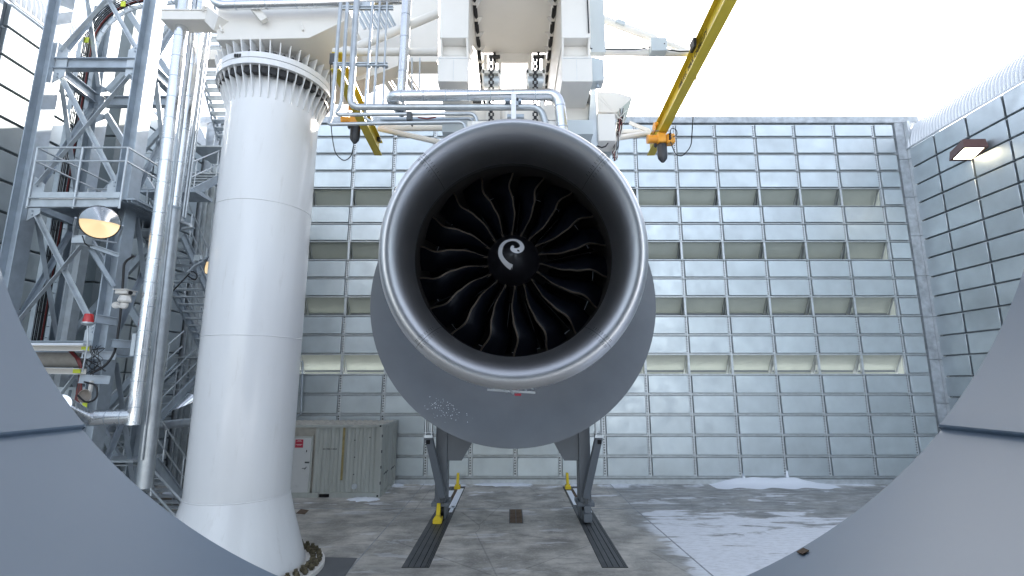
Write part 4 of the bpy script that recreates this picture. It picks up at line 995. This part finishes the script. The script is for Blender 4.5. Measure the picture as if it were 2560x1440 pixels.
# outdoor floodlight with visor
def flood(lab, p, s, aim, roll=0, group='bell floodlights on the left'):
    t = thing('bell_floodlight', lab, 'floodlight', p, group); p = V(p)
    Z = V(aim).normalized(); Xa = Z.cross(V((0, 0, 1))).normalized(); Ya = Xa.cross(Z)*-1; Ya = Z.cross(Xa)
    if Ya.z < 0: Ya = -Ya
    f = lambda q: p+(Xa*q[0]+Ya*q[1]+Z*q[2])*s
    b = MB(); b.lathe([(0, -.45), (.12, -.44), (.16, -.3), (.3, -.16), (.44, -.03), (.47, 0), (.45, .01)], f, 32); b.build('reflector_bell', CLAD, t)
    b = MB(); b.lathe([(.44, .0), (.30, -.1), (.12, -.2), (0, -.24)], f, 28); b.build('warm_reflector', LAMPW, t)
    b = MB(); b.lathe([(.462, -.012), (.478, .0), (.462, .012)], f, 32); b.build('rim_gasket', BLACKM, t)
    vis = []; n = 24
    b = MB(); vs = []
    for i in range(n+1):
        a = PI*i/n; l = .95*math.sin(a)**1.3
        for k in range(5):
            q = k/4; vs.append(f((.46*math.cos(a)*(1-.5*q*math.sin(a)), .46*math.sin(a)-.22*q*math.sin(a), .012+l*q)))
    b.add(vs, [(i*5+k, i*5+k+1, (i+1)*5+k+1, (i+1)*5+k) for i in range(n) for k in range(4)], True); b.build('visor', CLAD, t)
    b = MB(); b.tube([f((-.52, 0, -.1)), f((-.52, -.3, -.35)), f((-.5, -.62, -.5)), f((.5, -.62, -.5)), f((.52, -.3, -.35)), f((.52, 0, -.1))], .03*s, 6); b.build('yoke', STEEL2, t)
    b = MB(); b.box(f((0, .1, -.52)), (.26*s, .2*s, .26*s)); b.build('lamp_base', BOXG, t, bev=.01)
    return t
fp = P(250, 556, 10.9)
flood('big spun metal floodlight with glowing warm visor in front of the tower', fp, .80, (.62, -.66, -.42))
t = thing('lamp_bracket', 'steel bracket arm carrying the big floodlight on the tower', 'bracket', P(250, 610, 11.3))
b = MB(); b.channel(P(198, 605, 11.2), P(298, 640, 11.6), .08, .1); b.build('arm', STEEL, t)
b = MB(); b.beam(P(226, 622, 11.4), P(284, 716, 11.8), .09, .09); b.build('stay', STEEL, t)
b = MB(); b.box(P(205, 600, 11.15), (.3, .2, .18)); b.build('mount', STEEL2, t)
b = MB(); b.tube([P(206, 590, 11.0), P(212, 608, 10.9), P(224, 618, 11.0)], .014, 6); b.build('lead', CABLE, t)
flood('smaller bell floodlight peeping out beside the white column, by the stairs', P(524, 660, 13.4), .62, (.93, .25, -.25))
t = thing('lamp_bracket', 'steel bracket holding the smaller floodlight by the stairs', 'bracket', P(480, 690, 13.6))
b = MB(); b.beam(P(500, 640, 13.5), P(470, 700, 13.6), .1, .06); b.beam(P(450, 700, 13.6), P(505, 690, 13.6), .06, .06); b.build('arm', STEEL, t)
b = MB(); b.tube([P(470, 690, 13.4), P(488, 702, 13.4), P(495, 688, 13.4), P(480, 676, 13.4), P(468, 690, 13.4), P(425, 735, 13.4), P(420, 790, 13.4), P(415, 850, 13.4), P(402, 865, 13.4)], .018, 6, br=.1); b.build('lead', CABLE, t)
flood('bell floodlight low down next to the column, half hidden by the stairs', P(487, 1000, 13.6), .55, (-.4, -.6, -.6))

# instrument shelf: trays, tags, horn, beacon, camera
t = thing('cable_tray', 'upper white cable tray with yellow tag low on the tower', 'cable tray', P(160, 870, 11.5), 'white trays low on the tower')
b = MB(); b.channel(P(60, 870, 11.5), P(228, 872, 11.5), .22, .12, t=.015); b.build('channel', WHITE2, t)
b = MB(); b.box(P(213, 871, 11.46), (.17, .01, .10)); b.build('yellow_tag', TAGY, t)
b = MB(); b.bb(P(60, 862, 11.5), P(230, 862, 11.75)+V((0, 0, .02))); b.build('snow_line', SNOW, t)
t = thing('cable_tray', 'lower white cable tray with yellow tag low on the tower', 'cable tray', P(160, 928, 11.5), 'white trays low on the tower')
b = MB(); b.channel(P(80, 926, 11.5), P(216, 929, 11.5), .22, .13, t=.015); b.build('channel', WHITE2, t)
b = MB(); b.box(P(192, 927, 11.46), (.17, .01, .10)); b.build('yellow_tag', TAGY, t)
for (x0_, y0_, x1_, y1_, lab) in ((205, 885, 290, 890, 'upper short steel stub beam under the upper white tray'), (198, 947, 275, 950, 'lower short steel stub beam above the round horn'), (240, 796, 292, 805, 'short steel stub beam right of the red beacon'), (280, 858, 330, 862, 'short steel stub beam reaching from the tower to the clad pipe')):
    b = MB(); b.ibeam(P(x0_, y0_, 11.5), P(x1_, y1_, 11.8), .16, .19, t=.018); tag(b.build('stub_beam', STEEL), lab, 'beam')
b = MB(); a = P(330, 890, 11.4); b.bb((a.x-.02, 11.35, a.z), (a.x+.12, 11.42, a.z+.5)); tag(b.build('clamp_plate', STEEL2), 'upright slotted clamp plate against the clad pipe', 'clamp plate')
t = thing('wire_bundle', 'dark red wire bundle hanging below the white trays', 'wires', P(190, 1030, 11.6))
for k in range(16):
    rr = random.uniform
    b = MB(); b.tube([P(180+rr(-8, 6), 878, 11.7), P(196+rr(-6, 6), 900, 11.6), P(203+rr(-5, 5), 930, 11.65), P(197+rr(-8, 8), 975, 11.6), P(188+rr(-8, 8), 1034, 11.6)], .013, 5, br=.12, seg=4); b.build('wire', REDC if k % 4 else CABLE, t)
t = thing('wire_bundle', 'tangle of thin black wires around the stub beams beside the tower', 'wires', P(240, 930, 11.4))
for k in range(10):
    rr = random.uniform; pts = [P(236+rr(-20, 30), 868+rr(-6, 6), 11.45)]
    for j in range(4): pts.append(P(232+rr(-28, 34), 885+j*16+rr(-10, 10), 11.3+rr(0, .3)))
    b = MB(); b.tube(pts, .007, 4, br=.15, seg=4); b.build('wire', CABLE, t)
b = MB(); b.tube([P(335, 640, 11.7), P(310, 655, 11.7), P(308, 700, 11.7), P(300, 800, 11.7), P(288, 880, 11.6), P(265, 915, 11.5), P(225, 935, 11.4)], .026, 8, br=.2); tag(b.build('conduit_hose', CABLE), 'thick black hose running down the right tower leg to the wire tangle', 'hose')
t = thing('round_horn', 'small round tan horn speaker under the lower tray', 'horn', P(212, 990, 11.3))
b = MB(); c = P(212, 990, 11.2); b.lathe([(0, .14), (.06, .12), (.13, .02), (.145, -.02), (.135, -.025), (.12, .02), (.03, .09), (0, .09)], lambda q: c+V((q[0]-.25*q[2], q[2], q[1])), 28); b.build('bell', mat('horn_tan', (.33, .29, .25), .5), t)
b = MB(); b.box(c+V((0, .12, .1)), (.06, .05, .45)); b.build('mount', WHITE2, t)
b = MB(); b.tube([c+V((-.1, .05, .3)), c+V((.22, .0, .24)), c+V((.3, -.02, -.05)), c+V((.1, -.05, -.16)), c+V((-.12, -.05, .02))], .02, 6, br=.12); b.build('lead', CABLE, t)
b = MB(); b.box(P(211, 1018, 11.3), (.1, .02, .36)); b.build('yellow_tag', TAGY, t)
t = thing('instrument_board', 'flat pale grey board behind the round horn, low on the tower', 'board', P(190, 1070, 12.2))
a = P(95, 1090, 12.2); c = P(252, 968, 12.2); b = MB(); b.bb((a.x, 12.2, a.z), (c.x, 12.26, c.z)); b.build('board', BOXG, t)
for x_ in (165, 205):
    a = P(x_, 1040, 12.15); c = P(x_+10, 975, 12.15); b = MB(); b.bb((a.x, 12.12, a.z), (c.x, 12.2, c.z)); b.build('strut_channel', STEEL, t)
t = thing('insulated_duct', 'tan lagged duct lying between the two white trays', 'duct', P(130, 900, 11.9))
b = MB(); b.cyl(P(60, 898, 11.9), P(210, 900, 11.9), .17, 16); b.build('lagging', mat('lagging', (.30, .28, .25), .7, var=.15, vscale=6), t)
t = thing('warning_beacon', 'red warning beacon on a thin post in front of the tower', 'beacon', P(205, 950, 11.2))
c = P(221, 800, 11.1); b = MB(); b.lathe([(0, .14), (.075, .135), (.085, .12), (.105, -.03), (.105, -.05)], lambda q: c+V((q[0], q[1], q[2])), 24); b.build('red_dome', RED, t)
b = MB(); b.lathe([(0, -.05), (.125, -.05), (.125, -.08), (.09, -.11), (.03, -.13), (0, -.13)], lambda q: c+V((q[0], q[1], q[2])), 20); b.build('base', STEEL2, t)
b = MB(); b.tube([c+V((0, 0, -.12)), P(219, 860, 11.1), P(206, 930, 11.2)], .016, 6); b.build('post', STEEL2, t)
t = thing('security_camera', 'white pan tilt security camera on a bracket beside the clad pipe', 'security camera', P(313, 785, 11.1))
c = P(313, 745, 11.1)
b = MB(); b.bb(c+V((-.19, -.2, .10)), c+V((.16, .2, .22))); b.build('camera_housing', WHITE2, t, bev=.02)
b = MB(); b.bb(c+V((-.21, -.26, .215)), c+V((.2, .22, .235))); b.build('sun_shield', WHITE2, t)
b = MB(); b.cyl(c+V((.16, -.06, .15)), c+V((.21, -.08, .14)), .055, 16); b.build('lens', BLACKM, t)
b = MB(); b.lathe([(.09, .09), (.14, .07), (.185, -.08), (.16, -.13), (.06, -.15)], lambda q: c+V(q), 8); b.build('pan_head', WHITE2, t)
b = MB(); b.lathe([(.09, -.15), (.11, -.17), (.10, -.26), (.06, -.32), (0, -.33)], lambda q: c+V(q), 16); b.build('tilt_base', WHITE2, t)
b = MB(); b.tube([c+V((0, 0, -.28)), c+V((-.15, .05, -.26)), c+V((-.33, .12, -.2))], [.05, .035, .045], 10); b.build('bracket_arm', WHITE2, t)
b = MB(); b.cyl(c+V((-.33, .1, -.2)), c+V((-.35, .12, -.2)), .1, 16); b.build('bracket_foot', WHITE2, t)
for ch_ in t.children:
    q_ = c-ORG[t.name]
    for v_ in ch_.data.vertices: v_.co = q_+(v_.co-q_)*.74

# ================================================================ vertical clad pipes
pipe('clad_riser', 'front bright clad vertical pipe beside the tower, with a low side branch', [(466, -30, 11.3), (403, 500, 11.3), (332, 1062, 11.3)], .145, CLAD, 'tall vertical risers beside the tower', 0, .55, 24)
t = pipe('clad_riser', 'second clad riser right behind the front one, shiny above and dull below', [(507, -30, 11.9), (433, 520, 11.9)], .155, CLAD, 'tall vertical risers beside the tower', 0, .9, 24)
b = MB(); b.cyl(P(433, 520, 11.9), P(360, 1220, 11.9), .17, 24); b.build('lower_run', PIPE, t)
b = MB(); b.cyl(P(433, 518, 11.9), P(432, 524, 11.9), .185, 24); b.build('sleeve', STEEL, t)
for x0_, x1_, r_, lab in ((488, 354, .035, 'thin grey pipe squeezed between the two clad risers'), (524, 420, .04, 'thin shiny pipe just right of the second riser'), (532, 436, .028, 'thinnest pipe at the right of the riser group')):
    if x1_ == 354: pts = [(490, -30, 11.7), (354, 1150, 11.7)]
    else: pts = [(x0_, 30, 12.1), (x0_-(540-0)*.1256 if x1_ == 420 else 463, 545, 12.1)]
    pipe('thin_riser', lab, pts, r_, PIPE, None, 0)
b = MB(); b.tube([P(456, 540, 12.1), P(452, 555, 12.0), P(474, 562, 11.9), P(480, 568, 11.9), P(456, 572, 12.0)], .035, 10, br=.08); tag(b.build('pipe_elbow', PIPE), 'hooked end of a thin pipe sticking out beside the second riser', 'pipe elbow')
pipe('branch_pipe', 'fat clad pipe coming level from the foot of the front riser toward the foreground duct', [(332, 1042, 11.3), (215, 1046, 11.2), (150, 1010, 9.4)], .17, CLAD, None, .25, .3, 24)
pipe('branch_pipe', 'segmented grey pipe running level behind the column under the stairs', [(385, 1065, 14.5), (520, 1052, 14.5)], .12, PIPE, None, 0, .32, 16)
# white bracket beam at the top left
t = thing('bracket_beam', 'white channel bracket beam holding the tops of the clad risers', 'bracket', P(460, 40, 11.6))
a = P(400, 48, 11.0); c = P(518, 26, 11.0)
b = MB(); b.bb((a.x, 11.0, a.z), (c.x, 11.5, c.z)); b.build('channel', WHITE2, t, bev=.01)
b = MB(); b.bb((a.x, 10.98, c.z), (c.x, 11.52, c.z+.03)); b.build('top_flange', WHITE2, t)
b = MB(); b.beam(P(526, 38, 11.2), P(556, 66, 10.6), .28, .34); b.build('angled_arm', WHITE2, t)
b = MB(); b.bb(P(505, 24, 10.9), P(540, -60, 11.3)); b.build('post', WHITE2, t)
t = thing('bracket_beam', 'grey white plate bracket behind the risers beside the upper stairs', 'bracket', P(525, 130, 12.6))
a = P(498, 148, 12.8); c = P(560, 124, 12.8); b = MB(); b.bb((a.x, 12.8, a.z), (c.x, 13.2, c.z)); b.build('plate', WHITE2, t)

# ================================================================ zigzag stair tower behind the column
stt = thing('steel_staircase', 'zigzag galvanised staircase half hidden behind the white column', 'staircase', (-10.5, 16, 0))
def flight(xa, xb, p0, p1, under=False, rail=True, m=STEEL):
    (y0, z0), (y1, z1) = p0, p1
    for x in (xa, xb):
        b = MB(); b.channel((x, y0, z0), (x, y1, z1), .06, .26); b.build('stringer', m, stt)
    n = max(3, int(abs(z1-z0)/.19))
    for k in range(n):
        f = (k+.5)/n; y = y0+(y1-y0)*f; z = z0+(z1-z0)*f
        b = MB(); b.bb((xa+.03, y-.13, z-.02), (xb-.03, y+.13, z+.015)); b.build('tread', STEEL2, stt)
        if rail and k % 4 == 1:
            for x in (xa, xb):
                b = MB(); b.cyl((x, y, z), (x, y, z+1.05), .022, 8); b.build('rail_post', STEEL2, stt)
    if rail:
        for x in (xa, xb):
            for h in (.55, 1.08):
                b = MB(); b.cyl((x, y0, z0+h), (x, y1, z1+h), .022, 8); b.build('hand_rail', STEEL2, stt)
flight(-10.35, -9.45, (13.9, 15.9), (16.6, 12.5), rail=False)
flight(-11.3, -10.25, (15.0, 9.8), (17.2, 11.5))
flight(-10.25, -9.2, (13.6, 8.1), (17.0, 5.0))
flight(-11.3, -10.25, (14.2, 2.4), (17.4, 4.75))
flight(-10.25, -9.2, (13.6, 2.1), (15.6, .3))
for z, ya, yb in ((11.55, 17.2, 18.4), (8.1, 12.9, 13.7), (4.95, 17.2, 18.4), (2.2, 13.0, 14.2), (12.3, 16.6, 18.0)):
    b = MB(); b.bb((-11.4, ya, z-.05), (-9.3, yb, z)); b.build('landing', STEEL2, stt)
    if z > 4:
        y = yb if ya > 14 else ya
        for h in (.55, 1.1):
            b = MB(); b.cyl((-11.4, y, z+h), (-9.1, y, z+h), .022, 8); b.build('hand_rail', STEEL2, stt)
        for x in (-11.4, -10.6, -9.8, -9.1):
            b = MB(); b.cyl((x, y, z), (x, y, z+1.1), .022, 8); b.build('rail_post', STEEL2, stt)
for x, y in ((-11.45, 18.4), (-9.05, 18.4), (-12.15, 19.2), (-11.45, 13.0)):
    b = MB(); b.ibeam((x, y, 0), (x, y, 12.5 if y > 14 else 8.1), .26, .28, (1, 0, 0), t=.025); b.build('post', STEEL2, stt)
b = MB(); b.angle((-11.4, 18.4, 5), (-9.1, 18.4, 11.3), .1, .1); b.build('brace', STEEL2, stt)
b = MB(); b.angle((-11.4, 18.45, 11.3), (-9.1, 18.45, 5), .1, .1); b.build('brace', STEEL2, stt)
# perimeter rail near the ground, seen over the rim of the duct
t = thing('guard_rail', 'low galvanised guard rail leading down beside the second riser foot', 'guard rail', G(400, 1240))
for y_ in (1170, 1225):
    b = MB(); b.cyl(P(378, y_, 13.0), P(470, y_+100, 12.2), .025, 8); b.build('rail', STEEL2, t)
b = MB(); b.cyl(P(378, 1170, 13.0), P(377, 1240, 13.0), .025, 8); b.build('post', STEEL2, t)
t = thing('site_tank', 'dull grey steel cabinet with rust marks between stairs and column', 'cabinet', (-10.4, 18.0, 0))
a = P(452, 1235, 17.4); c = P(520, 1085, 17.4)
b = MB(); b.bb((a.x, 17.4, 0), (c.x, 18.2, c.z)); b.build('casing', mat('cabinet_grey', (.20, .215, .22), .6, .2, dirt=.6, dcol=(.16, .10, .06), dscale=2), t, bev=.01)
b = MB(); b.bb((a.x+.08, 17.38, c.z-.3), (c.x, 17.4, c.z-.26)); b.build('door_edge', RUSTP, t)
b = MB(); p_ = G(436, 1252); b.box(p_+V((0, 0, .14)), (.7, .7, .28)); tag(b.build('concrete_plinth', mat('plinth', (.22, .2, .17), .9, var=.2)), 'brown concrete plinth with snow under a stair post', 'plinth')
m = MB(); m.lathe([(0, .1), (.25, .07), (.42, .0)], lambda q: p_+V((q[0], q[1]*.8, .28+q[2])), 14); stuff(m.build('snow_cap', SNOW))
